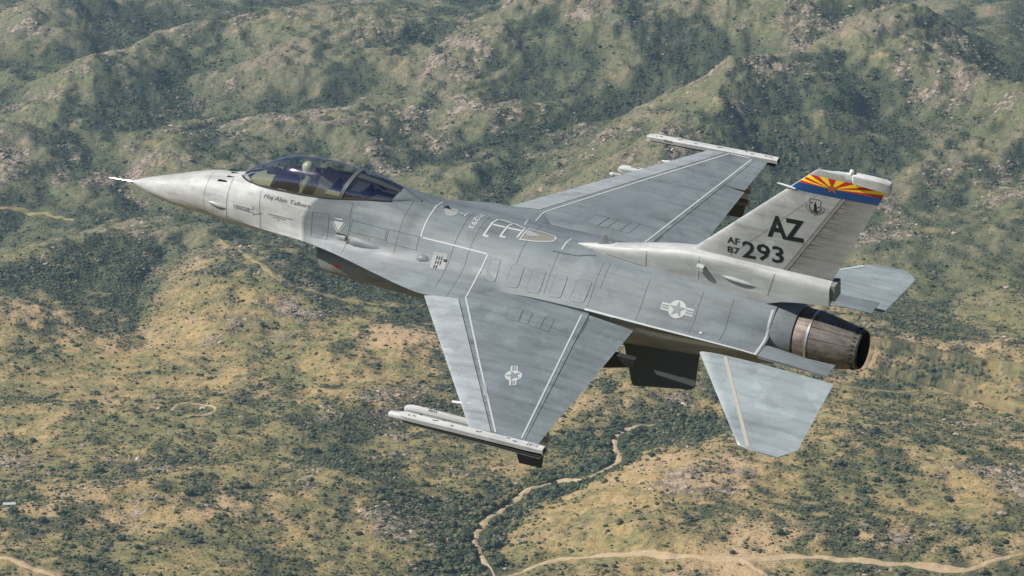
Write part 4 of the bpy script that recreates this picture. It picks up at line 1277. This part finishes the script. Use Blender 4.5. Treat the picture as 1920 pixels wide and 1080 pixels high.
# nose fittings
for s in (-1, 1):
    rings = []
    for k in range(9):
        u = k / 8; r = (math.sin(math.pi * u) ** .8) * .055 + .002
        x = 1.52 + .42 * u
        rings.append([(x, s * (.452 + .018 * u + .5 * r * math.cos(t)), .06 - .05 * u + r * .8 * math.sin(t)) for t in [2 * math.pi * j / 12 for j in range(12)]])
    MB().loft(rings).build('nose_blister', M_radome, jet)
for y, x in ((-.19, 1.60), (-.07, 1.72), (.07, 1.72), (.19, 1.60)):      # row of small blade aerials ahead of the windscreen
    z = .43 - abs(y) * .28
    rings = [[(x + a, y + d, z + h) for a, h in ((0, -.02), (.05, .035), (.20, .04), (.25, -.01))] for d in (-.008, .008)]
    MB().loft(rings).build('blade_aerial', M_dark, jet, smooth=False)
# ---------------- markings: paint and lettering laid a few millimetres over the skin
def bvh_of(objs):
    V, F = [], []
    for o in objs:
        n = len(V); V += [v.co.copy() for v in o.data.vertices]
        F += [[i + n for i in p.vertices] for p in o.data.polygons]
    return BVHTree.FromPolygons(V, F)
BV_body = bvh_of([fuselage, wings[1], wings[-1], flaps[1], flaps[-1], flaperons[1], flaperons[-1], wing_tips[1], wing_tips[-1], stabs[1], stabs[-1], speed[1], speed[-1]])
BV_fus = bvh_of([fuselage])
BV_dors = bvh_of([dorsal])

def top_map(x, y, off=.005):
    h = BV_body.ray_cast(Vector((x, y, 3)), Vector((0, 0, -1)))
    return h[0] + h[1] * off if h[0] and h[1].z > 0 else (h[0] + Vector((0, 0, off)) if h[0] else None)
SV = Vector((0, .66, .7513)); SD = Vector((0, -.7513, .66))
def side_map(u, v, off=.005):         # left flank, seen square on from up and outboard
    h = BV_fus.ray_cast(Vector((u, 0, .25)) + SV * v + SD * 3, -SD)
    return h[0] + (h[1] if h[1].dot(SD) > 0 else -h[1]) * off if h[0] else None
def sv(y, z): return y * .66 + (z - .25) * .7513
def fin_map(x, z, off=.0025):
    le, te = FLE(z), FTE(z); c = te - le
    return Vector((x, -max(t_af((x - le) / c, .05) * c, .006) - off, z))
def dors_map(x, z, off=.005):
    h = BV_dors.ray_cast(Vector((x, -3, z)), Vector((0, 1, 0)))
    return h[0] + Vector((0, -off, 0)) if h[0] else None

def lay(name, polys, fmap, mat, parent, off=None, step=.07, tris=None):
    """fills flat outlines (or takes ready triangles), cuts them fine enough to follow the skin and lays them on it"""
    off = off or (.0025 if fmap is fin_map else .005)
    bm = bmesh.new()
    for P in polys:
        vs = [bm.verts.new((p[0], p[1], 0)) for p in P]
        try: bm.faces.new(vs)
        except ValueError: pass
    if tris:
        V, F = tris
        vs = [bm.verts.new((p[0], p[1], 0)) for p in V]
        for q in F:
            try: bm.faces.new([vs[i] for i in q])
            except ValueError: pass
    bmesh.ops.triangulate(bm, faces=bm.faces[:])
    us = [v.co.x for v in bm.verts]; vs = [v.co.y for v in bm.verts]
    for ax, lo, hi in ((0, min(us), max(us)), (1, min(vs), max(vs))):
        k = math.ceil(lo / step)
        while k * step < hi:
            co = Vector((k * step, 0, 0)) if ax == 0 else Vector((0, k * step, 0))
            no = Vector((1, 0, 0)) if ax == 0 else Vector((0, 1, 0))
            bmesh.ops.bisect_plane(bm, geom=bm.verts[:] + bm.edges[:] + bm.faces[:], dist=1e-6, plane_co=co, plane_no=no)
            k += 1
    bad = []
    for v in bm.verts:
        p = fmap(v.co.x, v.co.y, off)
        if p is None: bad.append(v)
        else: v.co = p
    bmesh.ops.delete(bm, geom=bad, context='VERTS')
    me = bpy.data.meshes.new(name); bm.to_mesh(me); bm.free()
    return link_mesh(name, me, mat, parent, False)

def stroke(pts, w, closed=False):
    """flat outline strokes as mitred quads"""
    P = [np.array(p, float) for p in pts]; n = len(P); L, Rr = [], []
    for i in range(n):
        a = P[i - 1] if (i or closed) else P[0]; b = P[(i + 1) % n] if (i < n - 1 or closed) else P[-1]
        d1 = P[i] - a; d2 = b - P[i]
        d1 = d1 / (np.linalg.norm(d1) or 1); d2 = d2 / (np.linalg.norm(d2) or 1)
        if not d1.any(): d1 = d2
        if not d2.any(): d2 = d1
        t = d1 + d2; t = t / (np.linalg.norm(t) or 1)
        nrm = np.array((-t[1], t[0])); k = 1 / max(.4, abs(nrm @ np.array((-d1[1], d1[0]))))
        L.append(P[i] + nrm * w / 2 * k); Rr.append(P[i] - nrm * w / 2 * k)
    m = n if closed else n - 1
    return [[L[i], L[(i + 1) % n], Rr[(i + 1) % n], Rr[i]] for i in range(m)]

def text_tris(s, bold=0.0, shear=0.0):
    cu = bpy.data.curves.new('lettering', 'FONT'); cu.body = s; cu.offset = bold; cu.shear = shear; cu.resolution_u = 2
    o = bpy.data.objects.new('lettering', cu); COL.objects.link(o)
    dg = bpy.context.evaluated_depsgraph_get()
    me = bpy.data.meshes.new_from_object(o.evaluated_get(dg))
    V = np.array([v.co[:2] for v in me.vertices]); F = [tuple(p.vertices) for p in me.polygons]
    bpy.data.objects.remove(o); bpy.data.curves.remove(cu); bpy.data.meshes.remove(me)
    lo, hi = V.min(0), V.max(0)
    return (V - lo) / (hi - lo), F
def text(name, s, O, U, V, w, h, fmap, mat, parent, bold=0.0, shear=0.0, off=None):
    off = off or (.003 if fmap is fin_map else .006)
    T, F = text_tris(s, bold, shear)
    O, U, V = np.array(O, float), np.array(U, float), np.array(V, float)
    pts = [O + U * a * w + V * b * h for a, b in T]
    return lay(name, [], fmap, mat, parent, off, .08, (pts, F))

def surf_strip(name, pts, w, mat, parent, bv=None, off=.005, step=.05, dash=None):
    """a painted line following the skin through given points; dash = (mark, gap)"""
    bv = bv or BV_body
    D = []
    for a, b in zip(pts, pts[1:]):
        a, b = Vector(a), Vector(b); n = max(1, int((b - a).length / step))
        D += [a.lerp(b, i / n) for i in range(n)]
    D.append(Vector(pts[-1]))
    V, F = [], []
    prev = None
    for i, p in enumerate(D):
        t = (D[min(i + 1, len(D) - 1)] - D[max(i - 1, 0)]).normalized()
        h = bv.find_nearest(p)
        n = h[1]
        if n.z < -.2 and p.z > -.1: n = -n
        sd = n.cross(t).normalized()
        for s in (-1, 1):
            q = h[0] + sd * (s * w / 2)
            hh = bv.find_nearest(q)
            V.append(hh[0] + (hh[1] if hh[1].dot(n) > 0 else -hh[1]) * off)
    for i in range(len(D) - 1):
        if dash and i % (dash[0] + dash[1]) >= dash[0]: continue
        F.append((2 * i, 2 * i + 1, 2 * i + 3, 2 * i + 2))
    me = bpy.data.meshes.new(name); me.from_pydata([tuple(v) for v in V], [], F)
    return link_mesh(name, me, mat, parent, False)

mirror = lambda P: [(x, -y, z) for x, y, z in P]
# white walkway lines
W = .027
crown = lambda x: [(p[0], p[1], p[2]) for p in fus_ring(x)[15 + 13 - 1 + 12:][::-1]]
def ring_pts(x, z0, z1, y_far=None):
    """left half of the section at x, between two heights"""
    r = [p for p in fus_ring(x)[27:] if p[1] <= 0]
    r = [p for p in r if z0 <= p[2] <= z1][::-1]
    if y_far is not None: r = [(x, y_far, r[0][2])] + r
    return r
def wl(name, pts, w=W): return surf_strip(name, pts, w, M_white, jet)
wl('walkway_line', [(6.10, .24, .70)] + ring_pts(6.10, .48, .9) + [(6.112, -.60, .478)])
wl('walkway_line', [(6.14, -.604, .474), (6.773, -.604, .464), (7.41, -.614, .452)])
lay('walkway_line', stroke([(7.433, -.614), (7.40, -.80), (7.378, -.95), (7.395, -1.2), (7.42, -1.47)], W), top_map, M_white, jet)
for s in (-1, 1):
    k = lambda P: [(x, y * s, z) for x, y, z in P]
    wl('walkway_line', k([(7.43, 1.47, .078), (8.5, 2.985, .055), (9.64, 4.56, .022)]), .030)
    wl('walkway_line', k([(9.455, 1.12, .04), (10.088, 4.53, .012)]), .030)
    surf_strip('shelf_edge_line', k([(9.47, 1.036, .11), (10.342, 1.038, .085), (11.4, 1.044, .06), (12.2, 1.046, .04), (12.60, 1.045, .016)]), .034, M_white, jet, BV_fus)
lay('walkway_line', stroke([(7.43, 1.47), (7.43, 1.33), (7.55, .75), (7.739, .19)], W), top_map, M_white, jet)
wl('walkway_line', [(9.66, 4.56, .012), (10.03, 4.565, .012)], .03)
surf_strip('shelf_edge_line', ring_pts(12.575, .03, .42) + [(12.575, -.80, .03), (12.575, -1.05, .018)], .04, M_white, jet, BV_fus)
# aerial refuelling marks on the spine
E = [stroke([(7.234, .17), (7.215, -.02), (7.206, -.327), (7.30, -.327)], .038), stroke([(7.24, -.045), (7.475, -.045)], .034),
     stroke([(7.536, .14), (7.51, -.03), (7.498, -.264), (7.60, -.264)], .038), stroke([(7.535, -.045), (7.79, -.035)], .034),
     stroke([(7.26, .175), (7.50, .15)], .03), stroke([(7.56, .145), (7.84, .05)], .03), stroke([(7.822, .02), (7.795, -.21)], .038)]
for q in E: lay('refuelling_mark', q, top_map, M_white, jet)
rec = [(7.885, .08), (8.15, .075), (8.40, .035), (8.46, -.03), (8.44, -.09), (8.37, -.13), (8.14, -.20), (7.86, -.235)]
M_slip = simple_mat('worn_slipway', (0.165, 0.16, 0.145), 0.55)
slip = lay('refuelling_slipway', [rec], top_map, M_slip, jet, .003)
lay('slipway_border', stroke(rec, .022, True), top_map, M_white, slip, .007)
lay('slipway_guide', [[(7.90, .02), (8.17, -.055), (8.15, -.075), (7.95, -.12), (7.90, -.06)]], top_map, M_pale, slip, .009)
wl('refuelling_mark', [(8.692, .10, .64), (8.665, -.09, .643), (8.67, -.24, .617)], .03)
surf_strip('sealant_bead', [(8.529, -.309, .602), (8.749, -.305, .601), (9.011, -.285, .604), (9.148, -.225, .617), (9.29, -.195, .62)], .022, M_seam, jet, BV_fus, off=.007)
disc = [(6.40 + .13 * math.cos(a), .01 + .125 * math.sin(a)) for a in [2 * math.pi * i / 24 for i in range(24)]]
lay('aerial_disc', [disc], top_map, M_pale, jet, .004)
MB().tube([(6.20, .06, .70), (6.205, .06, .735), (6.21, .06, .75)], [.05, .045, .012], 10).build('beacon', M_under, jet)
rings = [[(6.24 + a, .06 + d, .70 + h) for a, h in ((0, 0), (.03, .07), (.07, .07), (.11, 0))] for d in (-.012, .012)]
MB().loft(rings).build('blade_aerial', M_dark, jet, smooth=False)
lay('stencil_mark', stroke([(6.54, .027), (6.66, .02)], .03) + stroke([(6.68, .10), (6.68, -.03)], .025), top_map, M_white, jet, .008)
text('serial_number', '70293', (6.855, .20), (0, -1), (1, 0), .45, .115, top_map, M_white, jet, .012)

# national insignia
def star_poly(cx, cy, r, rot):
    return [(cx + (r if i % 2 == 0 else r * .382) * math.sin(rot + math.pi * i / 5), cy + (r if i % 2 == 0 else r * .382) * math.cos(rot + math.pi * i / 5)) for i in range(10)]
def insignia(c, e1, r, half, fmap, parent, ground):
    """disc, star and two striped bars; e1 points along the bars"""
    e1 = np.array(e1, float); e2 = np.array((-e1[1], e1[0])); c = np.array(c, float)
    P = lambda a, b: tuple(c + e1 * a + e2 * b)
    d = [P(r * math.cos(t), r * math.sin(t)) for t in [2 * math.pi * i / 40 for i in range(40)]]
    root = lay('star_insignia', [d], fmap, M_white, parent, .005)
    hb = r * .42
    rc = math.sqrt(r * r - hb * hb)
    for s in (-1, 1):
        arc = [P(s * r * math.cos(t) * 1.01, r * math.sin(t)) for t in np.linspace(math.asin(hb / r), -math.asin(hb / r), 9)]
        lay('insignia_bar', [[P(s * half, -hb), P(s * half, hb)] + arc], fmap, M_white, root, .005)
        for q in (-.33, .33):
            a0 = math.sqrt(r * r - (abs(q) * hb + .2 * hb) ** 2) * 1.03
            lay('insignia_stripe', [[P(s * a0, (q - .2) * hb), P(s * (half - .12 * hb - .006), (q - .2) * hb), P(s * (half - .12 * hb - .006), (q + .2) * hb), P(s * a0, (q + .2) * hb)]], fmap, ground, root, .009)
    st = star_poly(0, 0, r * .95, 0)
    lay('insignia_star', [[P(-a if False else a, b) for a, b in st]], fmap, ground, root, .009)
M_ground = simple_mat('insignia_grey', (0.165, 0.19, 0.205), 0.5)
insignia((9.205, -3.115), (-.41, .912), .142, .262, top_map, jet, M_ground)
insignia((11.024, sv(-.681, .276)), (1, 0), .155, .285, side_map, jet, M_ground)

# tail code, serial and shield on the fin
BB = M_black
text('tail_code', 'AZ', (12.40, 1.675), (1, .02), (0, 1), .64, .425, fin_map, BB, fin, .03)
text('tail_serial', '293', (11.945, 1.155), (1, .05), (0, 1), .735, .335, fin_map, BB, fin, .018)
text('tail_serial', 'AF', (11.675, 1.375), (1, .02), (0, 1), .225, .125, fin_map, BB, fin, .02)
text('tail_serial', '87', (11.675, 1.195), (1, .02), (0, 1), .225, .125, fin_map, BB, fin, .02)
sx = lambda a, b: (13.232 + a * .16, 2.425 + b * .165)
shield = [(-.62, .72), (-.42, .90), (0, .84), (.42, .90), (.66, .70), (.56, .40), (.62, -.05), (.42, -.45), (0, -.72), (-.42, -.45), (-.62, -.05), (-.54, .40)]
em = lay('unit_shield', stroke([sx(a, b) for a, b in shield], .009, True), fin_map, BB, jet)
ban = [(-.72, .12), (-.98, -.02), (-.90, -.30), (-.62, -.62), (0, -.98), (.62, -.66), (.92, -.30), (.98, -.02), (.72, .12)]
lay('shield_scroll', stroke([sx(a, b) for a, b in ban], .007), fin_map, BB, em)
lay('shield_scroll', stroke([sx(a, b) for a, b in [(-.70, -.1), (-.50, -.50), (0, -.83), (.50, -.50), (.72, -.1)]], .006), fin_map, BB, em)
fig = [(-.06, .55), (.06, .56), (.09, .42), (.05, .36), (.15, .22), (.13, 0), (.17, -.12), (.14, -.42), (.36, -.44), (.05, -.66), (-.36, -.42), (-.14, -.42), (-.12, -.1), (-.16, .1), (-.14, .26), (-.04, .36), (-.09, .44)]
lay('shield_figure', [[sx(a, b) for a, b in fig]], fin_map, BB, em)
for c in ((-.36, .42), (.36, .02)):
    lay('shield_figure', stroke([sx(c[0] - .1, c[1] - .08), sx(c[0] + .1, c[1] + .1)], .014) , fin_map, BB, em)
for i in range(6):
    t = -.75 + i * .3
    lay('scroll_lettering', stroke([sx(t, -.52 - .36 * (1 - abs(t) * 1.25) + .03), sx(t + .12, -.52 - .36 * (1 - abs(t + .12) * 1.25) + .03)], .012), fin_map, BB, em)

# state flag across the fin top: thirteen rays, copper star, blue lower half
def clip(poly, a, b, c):          # keep a*x+b*z<=c
    out = []
    for p, q in zip(poly, poly[1:] + poly[:1]):
        dp, dq = a * p[0] + b * p[1] - c, a * q[0] + b * q[1] - c
        if dp <= 0: out.append(p)
        if dp * dq < 0:
            t = dp / (dp - dq); out.append((p[0] + (q[0] - p[0]) * t, p[1] + (q[1] - p[1]) * t))
    return out
M_fr = simple_mat('flag_red', (0.52, 0.018, 0.025), 0.45)
M_fy = simple_mat('flag_yellow', (0.82, 0.60, 0.015), 0.45)
M_fb = simple_mat('flag_blue', (0.007, 0.055, 0.185), 0.45)
M_fc = simple_mat('flag_copper', (0.34, 0.10, 0.03), 0.45)
Z0, ZM, Z1 = 2.675, 2.822, 3.005
le = lambda z: FLE(z) + .012
te = lambda z: FTE(z) - .004
blue = lay('state_flag', [[(le(Z0), Z0), (te(Z0), Z0), (te(ZM), ZM), (le(ZM), ZM)]], fin_map, M_fb, jet)
upper = [(le(ZM), ZM + .0005), (te(ZM), ZM + .0005), (te(Z1), Z1), (le(Z1), Z1)]
cx0, cz0 = 13.52, ZM
for i in range(13):
    a0, a1 = math.pi * i / 13, math.pi * (i + 1) / 13
    def sq(a):      # rays spread by the flag's own long format
        return (math.cos(a) * 1.0, math.sin(a) * .31)
    d0, d1 = sq(a0), sq(a1)
    P = clip(upper, d0[1], -d0[0], d0[1] * cx0 - d0[0] * cz0)      # left of the first ray
    P = clip(P, -d1[1], d1[0], -d1[1] * cx0 + d1[0] * cz0) if P else P
    if len(P) >= 3: lay('flag_ray', [P], fin_map, M_fr if i % 2 == 0 else M_fy, blue)
lay('flag_star', [star_poly(cx0, cz0 + .015, .115, .0)], fin_map, M_fc, blue, .005)

# stencils on the nose
def sidetext(name, s, x0, x1, y0, z0, y1, z1, h, mat, bold=0, shear=0):
    v0, v1 = sv(y0, z0), sv(y1, z1)
    text(name, s, (x0, v0), (1, (v1 - v0) / (x1 - x0)), (0, 1), x1 - x0, h, side_map, mat, fuselage, bold, shear)
M_stencil = simple_mat('grey_stencil', (0.13, 0.14, 0.145), 0.5)
sidetext('name_lettering', 'Maj Alan Talbert', 2.785, 3.82, -.47, .415, -.55, .47, .095, M_stencil, .0, .28)
P = lambda x, y, z: (x, sv(y, z))
ar = [P(2.095, -.452, .125), P(2.545, -.495, .142), P(2.545, -.483, .20), P(2.735, -.527, .125), P(2.54, -.515, .055), P(2.543, -.51, .09), P(2.11, -.472, .075)]
lay('rescue_arrow', stroke(ar, .010, True), side_map, M_stencil, fuselage)
sidetext('rescue_lettering', 'RESCUE', 2.15, 2.46, -.475, .085, -.50, .095, .05, M_stencil, .01)
for i in range(3):
    lay('stencil_mark', stroke([P(2.90 + .1 * i, -.545 - .01 * i, .17 - .035 * i), P(3.45 - .15 * i, -.59 - .01 * i, .20 - .035 * i)], .010), side_map, M_stencil, fuselage)
tri = [P(4.325, -.60, .392), P(4.55, -.609, .41), P(4.448, -.68, .25)]
lay('warning_triangle', [tri], side_map, M_white, fuselage)
lay('warning_triangle', stroke([P(4.30, -.61, .375), P(4.43, -.69, .235)], .016) + stroke([P(4.575, -.615, .395), P(4.468, -.69, .24)], .016) + stroke([P(4.36, -.585, .44), P(4.52, -.59, .452)], .02), side_map, M_white, fuselage)

# gun fairing with its muzzle trough
def blister(name, xs, mat, parent, seat, spread, n=14):
    """teardrop fairing half sunk into the left flank; xs: (x, radius)"""
    rings = []
    for x, r in xs:
        c = seat(x)
        rings.append([c + SV * (r * spread * math.cos(t)) + SD * (r * math.sin(t)) for t in [2 * math.pi * j / n for j in range(n)]])
    return MB().loft(rings).build(name, mat, parent)
seat = lambda x: side_map(x, sv(-.735 - .09 * (x - 4.6), .165 + .03 * (x - 4.6)), -.052)
gun = blister('gun_fairing', [(4.62, .02), (4.70, .085), (4.85, .105), (5.05, .095), (5.25, .072), (5.42, .045), (5.55, .01)], M_upper, jet, seat, 1.15)
seat2 = lambda x: side_map(x, sv(-.715 - .1 * (x - 4.4), .155 + .08 * (x - 4.4)), -.062)
blister('gun_trough', [(4.31, .01), (4.36, .062), (4.5, .085), (4.62, .09), (4.66, .03)], M_under, gun, seat2, 1.0)
lay('gun_muzzle', stroke([P(4.66, -.72, .20), P(4.64, -.775, .12)], .035) + stroke([P(4.71, -.72, .20), P(4.69, -.775, .13)], .02), lambda u, v, o: side_map(u, v, .052), M_dark, gun)
lay('gun_vent', stroke([P(4.42, -.69, .21), P(4.63, -.70, .215)], .022), lambda u, v, o: side_map(u, v, .02), M_dark, gun)
surf_strip('blast_panel', [(4.68, -.70, .235), (4.9, -.705, .265), (5.12, -.735, .268)], .05, M_slip, jet, BV_fus, .006)
seat3 = lambda x: side_map(x, sv(-.866, .228), -.038)
blister('flank_fairing', [(6.10, .01), (6.16, .062), (6.24, .078), (6.34, .062), (6.46, .012)], M_upper, jet, seat3, 1.2)
pl = lay('vent_panel', [[P(6.42, -.745, .335), P(6.70, -.728, .357), P(6.74, -.97, .178), P(6.46, -.995, .162)]], side_map, M_pale, jet, .004)
for r in range(3):                    # ladder of black slots
    for c in range(3):
        if r == 2 and c == 2: continue
        x = 6.52 + .045 * r + .006 * c
        y0 = -.785 - .066 * c; z0 = .296 - .05 * c
        lay('vent_slot', stroke([P(x, y0 + (.0 if r < 2 else .01), z0), P(x + .003, y0 - .05, z0 - .038)], .022), side_map, BB, pl, .008)
lay('vent_slot', stroke([P(6.655, -.825, .263), P(6.72, -.82, .268)], .05), side_map, BB, pl, .008)
lay('formation_light', [[(11.547 + .03 * math.cos(a), -.915 + .03 * math.sin(a)) for a in [math.pi * i / 6 for i in range(12)]]], top_map, M_white, jet, .008)

# launcher numbers
def flat(name, s, O, U, V, w, h, parent, bold=0.0):
    T, F = text_tris(s, bold)
    O, U, V = Vector(O), Vector(U), Vector(V)
    me = bpy.data.meshes.new(name); me.from_pydata([tuple(O + U * (a * w) + V * (b * h)) for a, b in T], [], F)
    return link_mesh(name, me, BB, parent, False)
flat('launcher_number', '2815', (10.26, -4.70, .0655), (1, 0, 0), (0, 1, 0), .20, .062, tiprail[-1], .01)
flat('launcher_number', '7073', (8.08, -4.05, -.345), (1, 0, .01), (0, 1, 0), .16, .055, unders[-1], .01)
flat('launcher_number', '7216', (8.30, 4.598, -.035), (1, 0, .019), (0, 0, 1), .17, .05, tiprail[1], .01)
flat('launcher_number', '7218', (10.46, 4.69, .066), (-1, 0, 0), (0, -1, 0), .17, .05, tiprail[1], .01)

M_seam2 = simple_mat('faint_seam', (0.112, 0.128, 0.14), 0.55, spec=0.3)
# raised access panels: their own plates with rounded corners, a few millimetres proud
def plate(name, quad, fmap, mat, parent, h=.006, rad=.22, n=5):
    A_, B_, C_, D_ = [np.array(p, float) for p in quad]
    m = lambda a, b: (1 - b) * ((1 - a) * A_ + a * B_) + b * ((1 - a) * D_ + a * C_)
    pts = []
    for (ca, cb, t0) in ((1 - rad, rad * .6, -90), (1 - rad, 1 - rad * .6, 0), (rad, 1 - rad * .6, 90), (rad, rad * .6, 180)):
        for i in range(n):
            t = R_(t0 + 90 * i / (n - 1)); pts.append(m(ca + rad * math.cos(t), cb + rad * .6 * math.sin(t)))
    o = lay(name, [[tuple(p) for p in pts]], fmap, mat, parent, h, .12)
    bm = bmesh.new(); bm.from_mesh(o.data)
    ex = bmesh.ops.extrude_edge_only(bm, edges=[e for e in bm.edges if e.is_boundary])
    for v in [g for g in ex['geom'] if isinstance(g, bmesh.types.BMVert)]:
        c = fmap(0, 0, 0) if False else None
        hh = BV_body.find_nearest(v.co); nn = hh[1] if hh[1].z > 0 else -hh[1]
        v.co = hh[0] - nn * .002
    bm.to_mesh(o.data); bm.free()
    lay('panel_seam', stroke([tuple(p) for p in pts], .006, True), fmap, M_seam2, parent, h + .002, .1)
    return o
for q in ([(7.52, .664), (7.70, .655), (7.725, .98), (7.525, 1.0)], [(7.935, .668), (8.165, .66), (8.165, .97), (7.915, .985)], [(8.33, .66), (8.575, .65), (8.575, .975), (8.32, .99)],
          [(8.76, .66), (8.99, .655), (8.975, .97), (8.755, .98)], [(9.18, .66), (9.44, .635), (9.41, .965), (9.145, .97)]):
    for s in (-1, 1): plate('access_panel', [(x, s * y) for x, y in q], top_map, M_upper, jet, .004)
for q in ([(8.242, 1.425), (8.482, 1.396), (8.574, 1.743), (8.32, 1.742)], [(8.505, 1.397), (8.676, 1.415), (8.745, 1.741), (8.59, 1.743)],
          [(8.688, 1.417), (8.922, 1.423), (8.991, 1.77), (8.757, 1.743)], [(8.934, 1.425), (9.099, 1.417), (9.168, 1.788), (9.002, 1.772)]):
    for s in (-1, 1): plate('access_panel', [(x, s * y) for x, y in q], top_map, M_wing, wings[s], .003, .04, 2)
for q, sd in (([P(3.87, -.56, .448), P(4.22, -.566, .476), P(4.226, -.754, .064), P(3.867, -.72, .028)], -1), ([P(4.714, -.587, .488), P(5.434, -.622, .483), P(5.441, -.735, .33), P(4.69, -.678, .30)], -1),
              ([P(5.47, -.618, .489), P(6.08, -.602, .477), P(6.085, -.775, .305), P(5.474, -.757, .308)], -1)):
    lay('panel_seam', stroke(q, .007, True), side_map, M_seam, fuselage, .004, .08)
lay('paint_patch', [[(8.84, -3.50), (8.90, -3.47), (9.135, -3.885), (9.085, -3.93)]], top_map, M_pale, wings[-1], .006)
lay('paint_patch', [[(8.06, -2.50), (8.13, -2.48), (8.20, -2.59), (8.13, -2.605)]], top_map, M_seam, wings[-1], .004)
surf_strip('tan_or_sunlit_edge_strip', [(11.68, 1.14, -.155), (12.35, 1.93, -.305), (12.99, 2.69, -.45)], .13, M_white, stabs[1])  # pale band paints in the sunlit edge of the far tailplane
for s in (-1, 1):
    surf_strip('tan_or_sunlit_edge_strip', [(12.078, s * 1.125, -.108), (13.203, s * 2.79, -.455)], .06, simple_mat('tan_strip', (0.30, 0.285, 0.245), .5), stabs[s]) if s < 0 else None

# skin seams round the body, each with its row of bright fastener heads
for x, z0, z1, far in ((1.93, -.2, .45, None), (2.70, -.2, .53, None), (4.66, 0.0, .76, None), (5.68, .20, .80, .1), (6.76, .02, .75, .25), (7.07, .02, .75, .2), (8.0, .2, .7, .3),
                       (8.66, .14, .62, None), (9.50, .13, .6, None), (9.62, .3, .6, None), (10.40, .1, .57, None), (11.36, .06, .53, None), (11.9, .06, .5, None)):
    pts = ring_pts(x, z0, z1, far)
    if len(pts) > 2:
        surf_strip('panel_seam', pts, .008, M_seam, fuselage, BV_fus, .003)
        surf_strip('fastener_row', [(p[0] + .03, p[1], p[2]) for p in pts], .010, M_rivet, fuselage, BV_fus, .003, .012, (1, 3))['kind'] = 'stuff'
for s in (-1, 1):
    surf_strip('fastener_row', [(x, s * (1.60 + (x - 7.45) * 1.37), .06) for x in (7.45, 8.3, 9.5)], .012, M_rivet, wings[s], None, .004, .03, (1, 2))['kind'] = 'stuff'
    surf_strip('panel_seam', [(9.60, s * 1.15, .03), (9.68, s * 1.6, .03)], .02, M_seam, wings[s])
M_hinge = paint('hinge_strip_paint', (0.26, 0.255, 0.24), 0.5, grime=True)
# seams on the dorsal fairing and fin
for x in (9.15, 10.22, 11.20, 12.45):
    lay('panel_seam', stroke([(x, .62), (x + (.12 if x > 12 else .02), .74 if x < 9.5 else (.93 if x < 11 else 1.05))], .008), dors_map, M_seam, dorsal, .004, .05)
lay('fastener_row', [p for i in range(34) for p in stroke([(9.45 + i * .022, .655 - .001 * i), (9.455 + i * .022, .665 - .001 * i)], .012)], dors_map, M_seam, dorsal, .006)['kind'] = 'stuff'
lay('panel_seam', stroke([(11.72, 1.14), (13.27, 2.66)], .005), fin_map, M_seam, fin, .003)
lay('fastener_row', [p for i in range(40) for p in stroke([(FHX(1.1 + i * .04) - .085, 1.1 + i * .04), (FHX(1.1 + i * .04) - .065, 1.1 + i * .04 + .014)], .012)], fin_map, M_seam, fin, .004)['kind'] = 'stuff'
lay('hinge_strip', stroke([(FHX(1.07) - .045, 1.07), (FHX(2.66) - .045, 2.66)], .06), fin_map, M_hinge, fin, .002)

HAZE = 4.0e-5
# ---------------- air
hm = bpy.data.materials.new('haze_air'); hm.use_nodes = True
hn = hm.node_tree; hn.nodes.clear()
pv = hn.nodes.new('ShaderNodeVolumePrincipled'); pv.inputs['Density'].default_value = HAZE; pv.inputs['Color'].default_value = (.50, .78, 1.0, 1)
pv.inputs['Anisotropy'].default_value = 0.2
ho = hn.nodes.new('ShaderNodeOutputMaterial'); hn.links.new(pv.outputs[0], ho.inputs['Volume'])
hz = MB().box(-46000, 46000, -46000, 46000, GZ - 120, 120).build('haze', hm, None, False)
tag(hz, kind='stuff')

# ---------------- hot exhaust: a plume of thinner air that only bends the light a little
sm = bpy.data.materials.new('hot_air'); sm.use_nodes = True
sn = sm.node_tree; sn.nodes.clear()
rf_ = sn.nodes.new('ShaderNodeBsdfRefraction'); rf_.inputs['IOR'].default_value = 1.0008; rf_.inputs['Roughness'].default_value = 0.35
so = sn.nodes.new('ShaderNodeOutputMaterial'); sn.links.new(rf_.outputs[0], so.inputs['Surface'])
rings = []
for k in range(15):
    x = 14.15 + 9.0 * k / 14
    r = .26 + .055 * (x - 14.15) + .03 * math.sin(k * 1.9)
    rings.append([(x, r * math.sin(t), ZN - .02 * (x - 14) + r * math.cos(t)) for t in [2 * math.pi * j / 20 for j in range(20)]])
pl_ = MB().loft(rings).build('exhaust_shimmer', sm, None, True, 80)
pl_.matrix_world = JET_M
tag(pl_, 'shimmer of hot air trailing behind the nozzle', kind='stuff')
